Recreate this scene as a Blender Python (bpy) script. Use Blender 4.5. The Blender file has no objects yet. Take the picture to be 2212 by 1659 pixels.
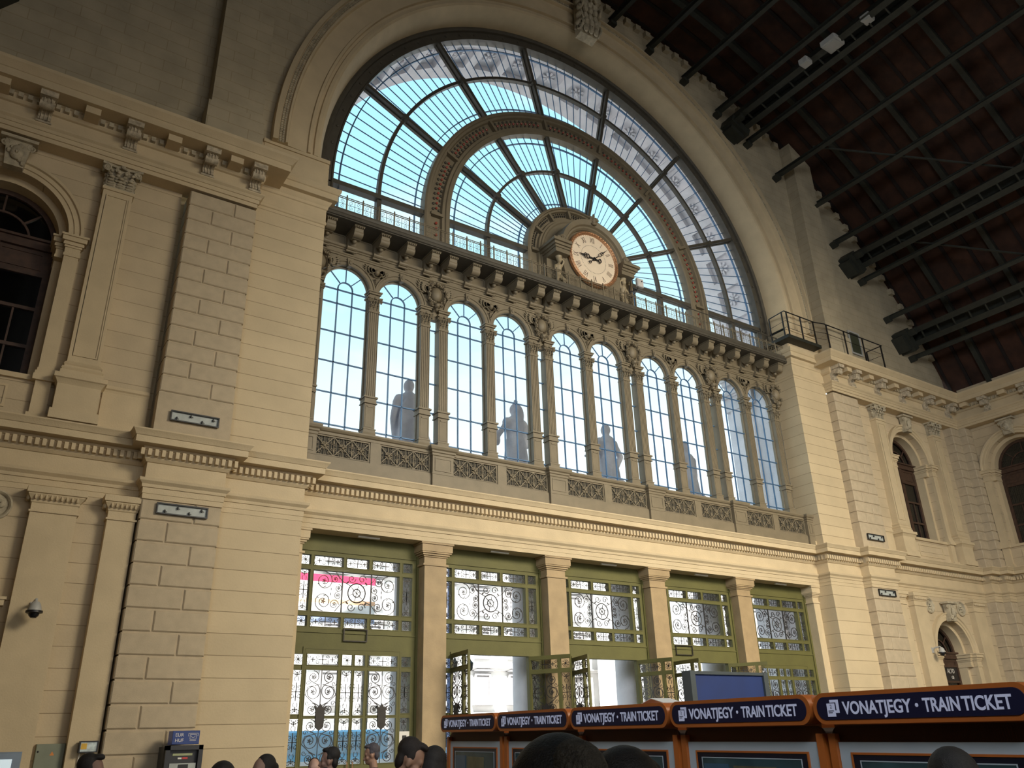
import bpy, bmesh, math, random
from mathutils import Vector, Matrix
R=math.radians; PI=math.pi
random.seed(7)
S=bpy.context.scene; C=S.collection
# ---------------------------------------------------------------- camera, world, lights, exposure
cam=bpy.data.cameras.new('camera'); co=bpy.data.objects.new('camera',cam); C.objects.link(co); S.camera=co
_r=Vector((0.83135648,-0.55507031,-0.02726448)); _u=Vector((-0.20207679,-0.34763362,0.91559589)); _f=Vector((0.51769814,0.75567706,0.4011743))
co.matrix_world=Matrix(((_r.x,_u.x,-_f.x,-6.5125),(_r.y,_u.y,-_f.y,-19.6),(_r.z,_u.z,-_f.z,1.65),(0,0,0,1)))
cam.sensor_fit='HORIZONTAL'; cam.sensor_width=36; cam.lens=36*1758.37/2212; cam.clip_start=.05; cam.clip_end=600
S.view_settings.view_transform='Standard'; S.view_settings.look='None'; S.view_settings.exposure=0; S.view_settings.gamma=1
W=bpy.data.worlds.new('sky'); S.world=W; W.use_nodes=True; nt=W.node_tree; nt.nodes.clear()
def N(t,**k):
    n=nt.nodes.new(t)
    for a,b in k.items(): setattr(n,a,b)
    return n
tc=N('ShaderNodeTexCoord'); sx=N('ShaderNodeSeparateXYZ'); nt.links.new(tc.outputs['Generated'],sx.inputs[0])
cr=N('ShaderNodeValToRGB'); nt.links.new(sx.outputs['Z'],cr.inputs[0])
e=cr.color_ramp.elements; e[0].position=0.0; e[0].color=(1,1,1,1); e[1].position=1; e[1].color=(.12,.42,.85,1)
for p,c in ((.30,(.93,.98,1,1)),(.40,(.78,.95,.99,1)),(.50,(.52,.86,.96,1)),(.60,(.44,.83,.97,1)),(.80,(.36,.74,.95,1))):
    x=e.new(p); x.color=c
no=N('ShaderNodeTexNoise'); no.inputs['Scale'].default_value=5; no.inputs['Detail'].default_value=6
mp=N('ShaderNodeMapping'); mp.inputs['Scale'].default_value=(1,1,2.6); nt.links.new(tc.outputs['Generated'],mp.inputs[0]); nt.links.new(mp.outputs[0],no.inputs['Vector'])
r2=N('ShaderNodeValToRGB'); nt.links.new(no.outputs['Fac'],r2.inputs[0]); r2.color_ramp.elements[0].position=.52; r2.color_ramp.elements[1].position=.72
mx=N('ShaderNodeMixRGB'); nt.links.new(r2.outputs[0],mx.inputs[0]); nt.links.new(cr.outputs[0],mx.inputs[1]); mx.inputs[2].default_value=(.92,.98,1,1)
bg=N('ShaderNodeBackground'); bg.inputs[1].default_value=1.3; nt.links.new(mx.outputs[0],bg.inputs[0])
wo=N('ShaderNodeOutputWorld'); nt.links.new(bg.outputs[0],wo.inputs[0])
sl=bpy.data.lights.new('sun','SUN'); sl.energy=14; sl.angle=.01; sl.color=(1,.95,.86); so=bpy.data.objects.new('sun',sl); C.objects.link(so)
so.rotation_euler=Vector((.35,.75,-.85)).to_track_quat('-Z','Y').to_euler()
def area(name,loc,aim,sx_,sy_,en,col):
    l=bpy.data.lights.new(name,'AREA'); l.shape='RECTANGLE'; l.size=sx_; l.size_y=sy_; l.energy=en; l.color=col
    o=bpy.data.objects.new(name,l); C.objects.link(o); o.location=loc; o.rotation_euler=(Vector(aim)-Vector(loc)).to_track_quat('-Z','Y').to_euler(); return o
area('high_hall_fill',(14.5,-27,16.5),(12.5,0,.5),13,6,2700,(1,.89,.69)).data.spread=R(90)  # added lamp with no opening there; narrow spread leaves the upper wall dark
area('left_hall_fill',(-10.5,-24,12),(18,-6,5),9,6,1300,(.84,.92,1)).data.spread=R(84)  # added cool fill for left-facing sides, no source stands there
area('open_end_daylight',(6,-60,7),(10,0,6),36,12,500,(1,.93,.80))
# ---------------------------------------------------------------- materials
MATS={}
def mat(name,col,rough=.6,metal=0,var=.12,vs=3.0,bump=0,bs=40,emit=0,spec=.5):
    if name in MATS: return MATS[name]
    m=bpy.data.materials.new(name); m.use_nodes=True; t=m.node_tree; b=t.nodes['Principled BSDF']
    b.inputs['Roughness'].default_value=rough; b.inputs['Metallic'].default_value=metal; b.inputs['Specular IOR Level'].default_value=spec
    tc=t.nodes.new('ShaderNodeTexCoord'); n=t.nodes.new('ShaderNodeTexNoise'); n.inputs['Scale'].default_value=vs; n.inputs['Detail'].default_value=5
    t.links.new(tc.outputs['Object'],n.inputs['Vector'])
    rp=t.nodes.new('ShaderNodeValToRGB'); t.links.new(n.outputs['Fac'],rp.inputs[0])
    rp.color_ramp.elements[0].position=.3; rp.color_ramp.elements[1].position=.7
    rp.color_ramp.elements[0].color=tuple(c*(1-var) for c in col)+(1,); rp.color_ramp.elements[1].color=tuple(min(1,c*(1+var)) for c in col)+(1,)
    t.links.new(rp.outputs[0],b.inputs['Base Color'])
    if emit: b.inputs['Emission Color'].default_value=tuple(col)+(1,); b.inputs['Emission Strength'].default_value=emit
    if bump:
        n2=t.nodes.new('ShaderNodeTexNoise'); n2.inputs['Scale'].default_value=bs; t.links.new(tc.outputs['Object'],n2.inputs['Vector'])
        bp=t.nodes.new('ShaderNodeBump'); bp.inputs['Strength'].default_value=bump; bp.inputs['Distance'].default_value=.02
        t.links.new(n2.outputs['Fac'],bp.inputs['Height']); t.links.new(bp.outputs[0],b.inputs['Normal'])
    MATS[name]=m; return m
def ashlar(name,col,bw,rh,z0,x0=0,mortar=.012,off=.5,joint=.45,var=.10):
    """stone with thin drawn joints: brick texture over (x+y, z)"""
    m=mat(name,col,.75,0,var,1.3,.25,25); t=m.node_tree; b=t.nodes['Principled BSDF']
    tc=[n for n in t.nodes if n.type=='TEX_COORD'][0]; sp=t.nodes.new('ShaderNodeSeparateXYZ'); t.links.new(tc.outputs['Object'],sp.inputs[0])
    ad=t.nodes.new('ShaderNodeMath'); t.links.new(sp.outputs['X'],ad.inputs[0]); t.links.new(sp.outputs['Y'],ad.inputs[1])
    cb=t.nodes.new('ShaderNodeCombineXYZ'); t.links.new(ad.outputs[0],cb.inputs[0]); t.links.new(sp.outputs['Z'],cb.inputs[1])
    mp=t.nodes.new('ShaderNodeMapping'); mp.inputs['Location'].default_value=(-x0,-z0,0); t.links.new(cb.outputs[0],mp.inputs[0])
    br=t.nodes.new('ShaderNodeTexBrick'); t.links.new(mp.outputs[0],br.inputs['Vector'])
    br.inputs['Scale'].default_value=1; br.inputs['Brick Width'].default_value=bw; br.inputs['Row Height'].default_value=rh; br.inputs['Mortar Size'].default_value=mortar; br.inputs['Mortar Smooth'].default_value=.3
    br.offset=off; br.inputs['Color1'].default_value=(1,1,1,1); br.inputs['Color2'].default_value=(.93,.93,.93,1); br.inputs['Mortar'].default_value=(joint,joint*.95,joint*.85,1)
    rp=[n for n in t.nodes if n.type=='VALTORGB'][0]; mu=t.nodes.new('ShaderNodeMixRGB'); mu.blend_type='MULTIPLY'; mu.inputs[0].default_value=1
    t.links.new(rp.outputs[0],mu.inputs[1]); t.links.new(br.outputs['Color'],mu.inputs[2]); t.links.new(mu.outputs[0],b.inputs['Base Color'])
    bp=t.nodes.new('ShaderNodeBump'); bp.invert=True; bp.inputs['Strength'].default_value=.6; bp.inputs['Distance'].default_value=.02; t.links.new(br.outputs['Fac'],bp.inputs['Height'])
    ob=[n for n in t.nodes if n.type=='BUMP' and n!=bp][0]; t.links.new(ob.outputs[0],bp.inputs['Normal']); t.links.new(bp.outputs[0],b.inputs['Normal'])
    return m
def glassmat(name,tint,gl=.08,rough=.02,dif=0,dcol=(.8,.85,.9)):
    if name in MATS: return MATS[name]
    m=bpy.data.materials.new(name); m.use_nodes=True; t=m.node_tree; t.nodes.clear()
    o=t.nodes.new('ShaderNodeOutputMaterial'); a=t.nodes.new('ShaderNodeBsdfTransparent'); a.inputs[0].default_value=tuple(tint)+(1,)
    g=t.nodes.new('ShaderNodeBsdfGlossy'); g.inputs['Roughness'].default_value=rough; x=t.nodes.new('ShaderNodeMixShader'); x.inputs[0].default_value=gl
    t.links.new(a.outputs[0],x.inputs[1]); t.links.new(g.outputs[0],x.inputs[2]); last=x
    if dif:
        d=t.nodes.new('ShaderNodeBsdfTranslucent'); d.inputs[0].default_value=tuple(dcol)+(1,); y=t.nodes.new('ShaderNodeMixShader')
        n=t.nodes.new('ShaderNodeTexNoise'); n.inputs['Scale'].default_value=6; mm=t.nodes.new('ShaderNodeMath'); mm.operation='MULTIPLY'; mm.inputs[1].default_value=dif*2
        t.links.new(n.outputs['Fac'],mm.inputs[0]); t.links.new(mm.outputs[0],y.inputs[0]); t.links.new(x.outputs[0],y.inputs[1]); t.links.new(d.outputs[0],y.inputs[2]); last=y
    t.links.new(last.outputs[0],o.inputs[0]); MATS[name]=m; return m
CR=(.58,.465,.295)
M_st=mat('cream_stone',CR,.75,0,.07,2.0,.2,30)
M_pier=ashlar('cream_stone_pier_rows',CR,60,.4025,7.99,x0=31.7,mortar=.008,joint=.5,var=.06)
M_pierlow=ashlar('cream_stone_pier_low_rows',CR,60,.4525,6.19-.4525*20,x0=31.7,mortar=.008,joint=.5,var=.06)
M_wall=ashlar('cream_stone_wall_rows',(.56,.45,.295),60,.4025,7.99,x0=31.7,mortar=.007,joint=.55)
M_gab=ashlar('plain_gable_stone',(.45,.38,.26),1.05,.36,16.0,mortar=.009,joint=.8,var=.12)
M_rust=mat('rusticated_stone',(.49,.40,.275),.85,0,.08,5,.2,60)
M_dk=mat('old_stone_carving',(.44,.38,.27),.8,0,.25,6,.5,50)
M_cons=mat('weathered_console_stone',(.47,.40,.29),.85,0,.35,9,.5,50)
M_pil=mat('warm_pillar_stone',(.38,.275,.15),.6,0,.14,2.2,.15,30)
M_iron=mat('olive_painted_iron',(.20,.163,.105),.55,0,.10,3,.1,40)
M_iron2=mat('dark_olive_iron',(.075,.066,.050),.5,0,.15,4,.1,40)
M_door=mat('olive_green_door_paint',(.115,.108,.030),.65,0,.12,2,.1,20)
M_gril=mat('black_wrought_iron',(.035,.03,.028),.5,.3,.2,8)
M_bar=mat('blue_grey_glazing_bar',(.07,.16,.30),.5,.2,.1,6)
M_wood=mat('brown_window_wood',(.062,.032,.020),.5,0,.3,8)
M_glass=glassmat('clear_window_glass',(.93,.98,1),.05)
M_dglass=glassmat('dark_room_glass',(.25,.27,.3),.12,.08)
M_oglass=glassmat('old_door_glass',(.98,.99,1),.04,.05,.03)
M_dirty=glassmat('dirty_arch_glass',(.97,.99,1),.04,.05,.02)
M_gold=mat('gilded_bronze',(.55,.30,.16),.35,.7,.3,20,.5,60)
M_face=mat('clock_face_enamel',(.86,.72,.55),.4,0,.04,3,emit=.0)
M_black=mat('black_paint',(.012,.011,.012),.4)
M_red=mat('red_glass_bead',(.40,.085,.06),.25)
# ---------------------------------------------------------------- mesh helpers
class MB:
    def __init__(s,T=None): s.v=[]; s.f=[]; s.T=T
    def add(s,vs,fs):
        n=len(s.v); T=s.T
        s.v+= [tuple(T@Vector(p)) for p in vs] if T else [tuple(p) for p in vs]
        s.f+=[tuple(i+n for i in f) for f in fs]; return s
    def box(s,x0,x1,y0,y1,z0,z1):
        return s.add([(x0,y0,z0),(x1,y0,z0),(x1,y1,z0),(x0,y1,z0),(x0,y0,z1),(x1,y0,z1),(x1,y1,z1),(x0,y1,z1)],[(0,3,2,1),(4,5,6,7),(0,1,5,4),(1,2,6,5),(2,3,7,6),(3,0,4,7)])
    def bbox(s,x0,x1,y0,y1,z0,z1,b):  # box whose front (-y) edges are chamfered
        return s.add([(x0,y1,z0),(x1,y1,z0),(x1,y1,z1),(x0,y1,z1),(x0,y0+b,z0),(x1,y0+b,z0),(x1,y0+b,z1),(x0,y0+b,z1),(x0+b,y0,z0+b),(x1-b,y0,z0+b),(x1-b,y0,z1-b),(x0+b,y0,z1-b)],
            [(0,1,2,3),(0,4,5,1),(1,5,6,2),(2,6,7,3),(3,7,4,0),(4,8,9,5),(5,9,10,6),(6,10,11,7),(7,11,8,4),(8,11,10,9)])
    def prism(s,pts,a,b,ax='y'):
        n=len(pts); P={'y':lambda p,d:(p[0],d,p[1]),'z':lambda p,d:(p[0],p[1],d),'x':lambda p,d:(d,p[0],p[1])}[ax]
        return s.add([P(p,a) for p in pts]+[P(p,b) for p in pts],[tuple(range(n)),tuple(range(2*n-1,n-1,-1))]+[(i,i+n,(i+1)%n+n,(i+1)%n) for i in range(n)])
    def ring(s,prof,cx,cz,a0,a1,n,closed=True):
        k=len(prof); vs=[]; fs=[]
        for i in range(n+1):
            a=a0+(a1-a0)*i/n
            for r,y in prof: vs.append((cx+r*math.cos(a),y,cz+r*math.sin(a)))
        m=k if closed else k-1
        for i in range(n):
            for j in range(m): fs.append((i*k+j,i*k+(j+1)%k,(i+1)*k+(j+1)%k,(i+1)*k+j))
        if closed and abs(a1-a0)<2*PI-.01: fs+= [tuple(range(k)),tuple(range(n*k+k-1,n*k-1,-1))]
        return s.add(vs,fs)
    def sweep(s,path,prof,caps=True):   # path of (x,y), moulding profile of (out,z); out lies to the right of travel
        n=len(path); ns=[]
        for i in range(n-1):
            d=Vector((path[i+1][0]-path[i][0],path[i+1][1]-path[i][1])).normalized(); ns.append(Vector((d.y,-d.x)))
        off=[]
        for i in range(n):
            if i==0: off.append(ns[0])
            elif i==n-1: off.append(ns[-1])
            else:
                a,b=ns[i-1],ns[i]; q=a+b; off.append(q/(q.dot(a)) if q.length>.01 else a)
        k=len(prof); vs=[(path[i][0]+off[i].x*o,path[i][1]+off[i].y*o,z) for i in range(n) for o,z in prof]
        fs=[(i*k+j,(i+1)*k+j,(i+1)*k+(j+1)%k,i*k+(j+1)%k) for i in range(n-1) for j in range(k)]
        if caps: fs+= [tuple(range(k)),tuple(range(n*k-1,(n-1)*k-1,-1))]
        return s.add(vs,fs)
    def tube(s,pts,r,n=5,closed=False,r2=None):
        pts=[Vector(p) for p in pts]; m=len(pts); vs=[]; 
        up=None
        for i,p in enumerate(pts):
            d=(pts[(i+1)%m]-pts[i-1]) if closed else (pts[min(i+1,m-1)]-pts[max(i-1,0)])
            if d.length<1e-9: d=Vector((0,0,1))
            d.normalize()
            if up is None: up=Vector((0,1,0)) if abs(d.y)<.9 else Vector((1,0,0))
            u=(up-d*up.dot(d)); 
            if u.length<1e-4: u=d.orthogonal()
            u.normalize(); w=d.cross(u); up=u
            rr=r if r2 is None else r+(r2-r)*i/(m-1)
            for j in range(n): a=2*PI*(j+.5)/n; vs.append(p+u*math.cos(a)*rr+w*math.sin(a)*rr)
        fs=[(i*n+j,((i+1)%m)*n+j,((i+1)%m)*n+(j+1)%n,i*n+(j+1)%n) for i in range(m if closed else m-1) for j in range(n)]
        if not closed: fs+=[tuple(range(n-1,-1,-1)),tuple(range((m-1)*n,m*n))]
        return s.add(vs,fs)
    def lathe(s,prof,c,n=16,ax='z',a0=0,a1=2*PI):
        k=len(prof); full=abs(a1-a0-2*PI)<.01; vs=[]
        for i in range(n if full else n+1):
            a=a0+(a1-a0)*i/n; ca,sa=math.cos(a),math.sin(a)
            for r,z in prof:
                p={'z':(r*ca,r*sa,z),'y':(r*ca,z,r*sa),'x':(z,r*ca,r*sa)}[ax]; vs.append((c[0]+p[0],c[1]+p[1],c[2]+p[2]))
        m=n if full else n+1
        fs=[(i*k+j,((i+1)%m)*k+j,((i+1)%m)*k+j+1,i*k+j+1) for i in range(n) for j in range(k-1)]
        if full and prof[0][0]>1e-6: fs.append(tuple(i*k for i in range(m-1,-1,-1)))
        if full and prof[-1][0]>1e-6: fs.append(tuple(i*k+k-1 for i in range(m)))
        return s.add(vs,fs)
    def ball(s,c,rx,ry=None,rz=None,nu=12,nv=8,M=None):
        ry=rx if ry is None else ry; rz=rx if rz is None else rz; vs=[]; c=Vector(c)
        for i in range(nv+1):
            t=PI*i/nv
            for j in range(nu):
                p=Vector((rx*math.sin(t)*math.cos(2*PI*j/nu),ry*math.sin(t)*math.sin(2*PI*j/nu),rz*math.cos(t))); vs.append(c+(M@p if M else p))
        return s.add(vs,[(i*nu+j,(i+1)*nu+j,(i+1)*nu+(j+1)%nu,i*nu+(j+1)%nu) for i in range(nv) for j in range(nu)])
    def build(s,name,m,parent=None,smooth=.6,clean=True):
        me=bpy.data.meshes.new(name); me.from_pydata(s.v,[],s.f); me.materials.append(m)
        if clean:
            b=bmesh.new(); b.from_mesh(me); bmesh.ops.remove_doubles(b,verts=b.verts,dist=1e-5); bmesh.ops.recalc_face_normals(b,faces=b.faces); b.to_mesh(me); b.free()
        if smooth: me.shade_smooth(); me.set_sharp_from_angle(angle=smooth)
        o=bpy.data.objects.new(name,me); C.objects.link(o)
        if parent: o.parent=parent
        return o
def tag(o,label=None,cat=None,group=None,kind=None):
    if label: o['label']=label
    if cat: o['category']=cat
    if group: o['group']=group
    if kind: o['kind']=kind
    return o
def empty(name,loc,label=None,cat=None,group=None,kind=None,rz=0):
    o=bpy.data.objects.new(name,None); C.objects.link(o); o.location=loc; o.rotation_euler=(0,0,rz); o.empty_display_size=.2; return tag(o,label,cat,group,kind)
def part(name,mb,m,root,smooth=.6):   # mesh in the root's local coordinates
    o=mb.build(name,m,None,smooth); o.parent=root; return o
def copy_tree(o,parent=None):
    c=o.copy(); C.objects.link(c)
    if parent: c.parent=parent
    for ch in o.children: copy_tree(ch,c)
    return c
def text(s,size,m,root,M,name='lettering',ext=.004,sx=1,align='LEFT',bold=0):
    cu=bpy.data.curves.new('t','FONT'); cu.body=s; cu.size=size; cu.extrude=ext; cu.align_x=align; cu.resolution_u=4; cu.offset=bold
    o=bpy.data.objects.new('t',cu); C.objects.link(o); dg=bpy.context.evaluated_depsgraph_get(); me=bpy.data.meshes.new_from_object(o.evaluated_get(dg)); C.objects.unlink(o); bpy.data.objects.remove(o)
    me.transform(M@Matrix.Diagonal((sx,1,1,1))); me.materials.clear(); me.materials.append(m)
    q=bpy.data.objects.new(name,me); C.objects.link(q); q.parent=root; return q
FR=Matrix(((1,0,0,0),(0,0,-1,0),(0,1,0,0),(0,0,0,1)))   # text plane -> x right, z up, facing -y
MIR=Matrix(((-1,0,0,20),(0,1,0,0),(0,0,1,0),(0,0,0,1)))
# ---------------------------------------------------------------- setting: walls
def arch_wall(mb,u0,u1,z0,z1,cu,r,zs,zsill,d0,d1,P=lambda u,d,z:(u,d,z),n=24,top=None,back=False,sill=True):
    tf=top or (lambda u:z1)
    def quad(a,b,c,d): mb.add([P(*a),P(*b),P(*c),P(*d)],[(0,1,2,3)])
    for dd in ((d0,d1) if back else (d0,)):
        quad((u0,dd,z0),(cu-r,dd,z0),(cu-r,dd,tf(cu-r)),(u0,dd,tf(u0))) if not top else None
        quad((cu+r,dd,z0),(u1,dd,z0),(u1,dd,tf(u1)),(cu+r,dd,tf(cu+r))) if not top else None
        if zsill>z0: quad((cu-r,dd,z0),(cu+r,dd,z0),(cu+r,dd,zsill),(cu-r,dd,zsill))
        A=[(cu+r*math.cos(PI-PI*i/n),zs+r*math.sin(PI*i/n)) for i in range(n+1)]
        for i in range(n): quad((A[i][0],dd,A[i][1]),(A[i+1][0],dd,A[i+1][1]),(A[i+1][0],dd,tf(A[i+1][0])),(A[i][0],dd,tf(A[i][0])))
        if top:
            for a,b in ((u0,cu-r),(cu+r,u1)):
                for i in range(12):
                    x0=a+(b-a)*i/12; x1=a+(b-a)*(i+1)/12; quad((x0,dd,z0),(x1,dd,z0),(x1,dd,tf(x1)),(x0,dd,tf(x0)))
    A=[(cu-r,zsill)]+[(cu+r*math.cos(PI-PI*i/n),zs+r*math.sin(PI*i/n)) for i in range(n+1)]+[(cu+r,zsill),(cu-r,zsill)]
    for i in range(len(A)-1-(not sill)): quad((A[i][0],d0,A[i][1]),(A[i+1][0],d0,A[i+1][1]),(A[i+1][0],d1,A[i+1][1]),(A[i][0],d1,A[i][1]))
RC=(10,5.8); RR=24.8
def rooftop(x): return RC[1]+math.sqrt(max(0,(RR+.15)**2-(x-10)**2))
WX=-7.35    # left wing window axis; right wing mirrored about x=10
mb=MB()
for T in (None,MIR):
    mb.T=T
    arch_wall(mb,-11.93,-3.75,7.98,16,WX,1.35,12.45,8.95,-1.05,-.35)
    arch_wall(mb,-11.93,-3.75,0,6.56,WX,1.25,4.40,0.02,-1.05,-.35)
    mb.box(-11.93,-3.75,-1.03,-.9,6.56,7.99)
    mb.box(-3.75,-3.55,-.75,-.6,0,16)           # narrow chase beside the rusticated strip
    mb.box(-11.93,-3.75,-.2,0,0,16)
mb.T=None
wf=mb.build('wall_front',M_wall,None,0); tag(wf,kind='structure')
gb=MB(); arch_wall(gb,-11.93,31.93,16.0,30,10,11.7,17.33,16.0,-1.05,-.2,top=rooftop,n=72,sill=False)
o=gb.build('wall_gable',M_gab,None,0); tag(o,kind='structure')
# raised strips of the gable above the rusticated strips
for k,T in enumerate((None,MIR)):
    m_=MB(T); 
    n=6
    pts=[(-3.5,16.0),(-2.15,16.0)]+[(-2.15-1.35*i/n,rooftop(-2.15-1.35*i/n)-.3) for i in range(n+1)]
    m_.prism(pts,-1.62,-1.0); m_.box(-3.58,-2.1,-1.70,-1.0,15.95,17.25)
    tag(m_.build('raised_gable_strip',M_gab),'tall raised stone strip on the gable wall above the %s rusticated strip'%('left','right')[k],'wall strip','raised gable strips')
# side walls
def PX(X,sg): return lambda u,d,z:(X+sg*d,u,z)
sw=MB(); arch_wall(sw,-5.6,-1.6,8.0,16.6,-3.45,1.35,12.45,8.95,0,.7,P=PX(31.93,1)); sw.box(31.93,32.6,-80,-5.6,0,16.6); sw.box(31.93,32.6,-5.6,-1.0,0,8.0); sw.box(32.6,32.7,-80,0,0,16.6)
tag(sw.build('wall_right',M_wall,None,0),kind='structure')
sl_=MB(); sl_.box(-12.6,-11.93,-80,0,0,16.6); tag(sl_.build('wall_left',M_wall,None,.3),kind='structure')
fl=MB(); fl.box(-13,33,-80,.2,-.3,0); tag(fl.build('floor',mat('station_floor_slabs',(.11,.10,.085),.45,0,.15,.8)),kind='structure')
# stepped rusticated corner piers (right corner)
def rust_blocks(mb,x0,x1,yf,yb,z0,rows,rh,ends=True,flip=0,split=True):
    for i in range(rows):
        za=z0+i*rh+.020; zb=z0+(i+1)*rh-.020
        if not split: mb.bbox(x0,x1,yf,yb,za,zb,.022); continue
        s=x0+(x1-x0)*(.34 if (i+flip)%2 else .66)
        mb.bbox(x0,s-.016,yf,yb,za,zb,.022); mb.bbox(s+.016,x1,yf,yb,za,zb,.022)
    mb.box(x0+.03,x1-.03,yf+.035,yb,z0,z0+rows*rh)
for k,T in enumerate((None,MIR)):
    side=('left','right')[k]
    up=MB(T); rust_blocks(up,-3.62,-1.97,-1.45,-.5,9.02-.0,13,.4025*1.045); up.box(-3.62,-1.97,-1.44,-.5,7.99,9.02)
    tag(up.build('rusticated_strip',M_rust,None,.3),'upper rusticated block strip at the %s of the great arch, above the dentil cornice'%side,'wall strip','rusticated strips')
    lo=MB(T); rust_blocks(lo,-3.62,-1.97,-1.45,-.5,6.56-.4525*14,14,.4525,flip=1); lo.box(-3.62,-1.97,-1.44,-.5,0,.3)
    tag(lo.build('rusticated_strip',M_rust,None,.3),'lower rusticated block strip at the %s of the doors, below the dentil cornice'%side,'wall strip','rusticated strips')
    p=MB(T); p.box(-1.97,0,-1.1,-.1,7.99,17.1); p.box(0,.06,-.8,-.1,7.99,8.2)
    tag(p.build('stone_pier',M_pier,None,.3),'upper smooth ashlar pier carrying the great arch at its %s springing'%side,'pier','arch piers')
    p=MB(T); p.box(-1.97,0,-1.1,.0,0,6.6)
    tag(p.build('stone_pier',M_pierlow,None,.3),'lower smooth ashlar pier beside the %s entrance door'%('leftmost','rightmost')[k],'pier','arch piers')
cs=MB()
for zz,rows,rh in ((0.0,14,.469),(7.99,16,.410)):
    rust_blocks(cs,30.77,31.45,-1.45,-1.0,zz,rows,rh,split=False); rust_blocks(cs,31.40,31.93,-1.78,-1.0,zz,rows,rh,split=False)
tag(cs.build('rusticated_corner_pier',M_rust,None,.3),'stepped rusticated pier in the corner between front and right walls','pier')
# ---------------------------------------------------------------- mouldings
MID=[(.012,6.55),(.012,6.66),(.025,6.665),(.025,6.79),(.05,6.795),(.06,6.86),(.12,6.92),(.13,6.98),(.012,7.0),(.012,7.34),(.04,7.35),(.09,7.41),(.10,7.60),(.13,7.61),(.15,7.66),(.36,7.67),(.36,7.81),(.38,7.82),(.41,7.88),(.45,7.93),(.45,7.96),(-.02,8.0),(-.6,8.0),(-.6,6.55)]
def dentils(mb,path,out0,out1,z0,z1,w,gap,skip=.02):
    for i in range(len(path)-1):
        a=Vector(path[i]); b=Vector(path[i+1]); d=b-a; ln=d.length; d.normalize(); nn=Vector((d.y,-d.x))
        # true run of the offset segment between the neighbours
        def ext(p,q,end):
            if p is None: return 0
            e_=(Vector(q)-Vector(p)).normalized(); cr_=e_.x*d.y-e_.y*d.x
            return cr_
        s0=0; s1=ln
        if i>0:
            e_=(a-Vector(path[i-1])).normalized(); c_=e_.x*d.y-e_.y*d.x; s0=-out1 if c_>0 else out1*1.0
        if i<len(path)-2:
            e_=(Vector(path[i+2])-b).normalized(); c_=d.x*e_.y-d.y*e_.x; s1=ln+out1 if c_>0 else ln-out1
        if abs(d.y)>abs(d.x): s0=max(s0,.012); s1=min(s1,ln-.012)
        if s1-s0<w: continue
        n=max(1,int((s1-s0+gap)/(w+gap))); st=(s1-s0-w)/max(1,n-1) if n>1 else 0
        for j in range(n):
            p=a+d*(s0+j*st); q=p+d*w; P0=p+nn*out0; P1=q+nn*out0; P2=q+nn*out1; P3=p+nn*out1
            mb.prism([P0[:],P1[:],P2[:],P3[:]],z0,z1,'z')
# outward is -y for travel in +x
pathL=[(-11.93,-1.05),(-3.62,-1.05),(-3.62,-1.45),(-1.97,-1.45),(-1.97,-1.1),(0,-1.1),(0,-.6)]
pathC=[(0,-.6),(20,-.6)]
pathR=[(20,-.6),(20,-1.1),(21.97,-1.1),(21.97,-1.45),(23.62,-1.45),(23.62,-1.05),(30.77,-1.05),(30.77,-1.45),(31.4,-1.45),(31.4,-1.78),(31.93,-1.78),(31.93,-16)]
m_=MB(); m_.sweep(pathL+[(20,-.6)]+pathR[1:],MID)
tr=m_.build('trim_1',M_st,None,.3); tag(tr,kind='structure')
for nm,pp in (('l',pathL),('c',pathC),('r',pathR)):
    d=MB(); dentils(d,pp,.08,.20,7.45,7.595,.075,.058); o=d.build('dentil_row',M_st,None,.3); o.parent=tr
# upper entablature
UPP=[(0,14.55),(0,14.66),(.03,14.665),(.03,14.78),(.05,14.785),(.08,14.85),(.13,14.9),(.14,14.94),(0,14.96),(0,15.30),(.05,15.32),(.10,15.38),(.11,15.53),(.16,15.56),(.60,15.57),(.60,15.76),(.62,15.77),(.66,15.84),(.73,15.92),(.75,15.99),(-.3,16.03),(-.5,16.03),(-.5,14.55)]
trU=None
def console(mb,x,yf,z0,z1,w,Tm=None):
    """S-scroll console bracket; front at yf-depth, hung between z0 and z1"""
    h=z1-z0; pts=[]
    P=[(0,0),(.10,-.00),(.16,.06),(.15,.18),(.10,.32),(.11,.46),(.18,.58),(.30,.66),(.40,.76),(.43,.88),(.40,1.0),(0,1.0)]
    pr=[(yf-a*1.05,z0+b*h) for a,b in P]
    mb.prism(pr,x-w/2,x+w/2,'x')
    mb.lathe([(0,-w/2-.02),(.10,-w/2-.02),(.10,w/2+.02),(0,w/2+.02)],(x,yf-.33,z1-.13),14,'x')
    for dx in (-w*.28,0,w*.28): mb.tube([(x+dx,a-.012,b) for a,b in pr[1:-1]],.018,5)
    mb.box(x-w/2-.03,x+w/2+.03,yf-.16,yf,z0-.05,z0)
consx=[-2.12,-3.32,-5.15,-7.0,-8.85,-10.7]; mutx=[-2.72,-4.24,-6.08,-7.93,-9.78]
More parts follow.
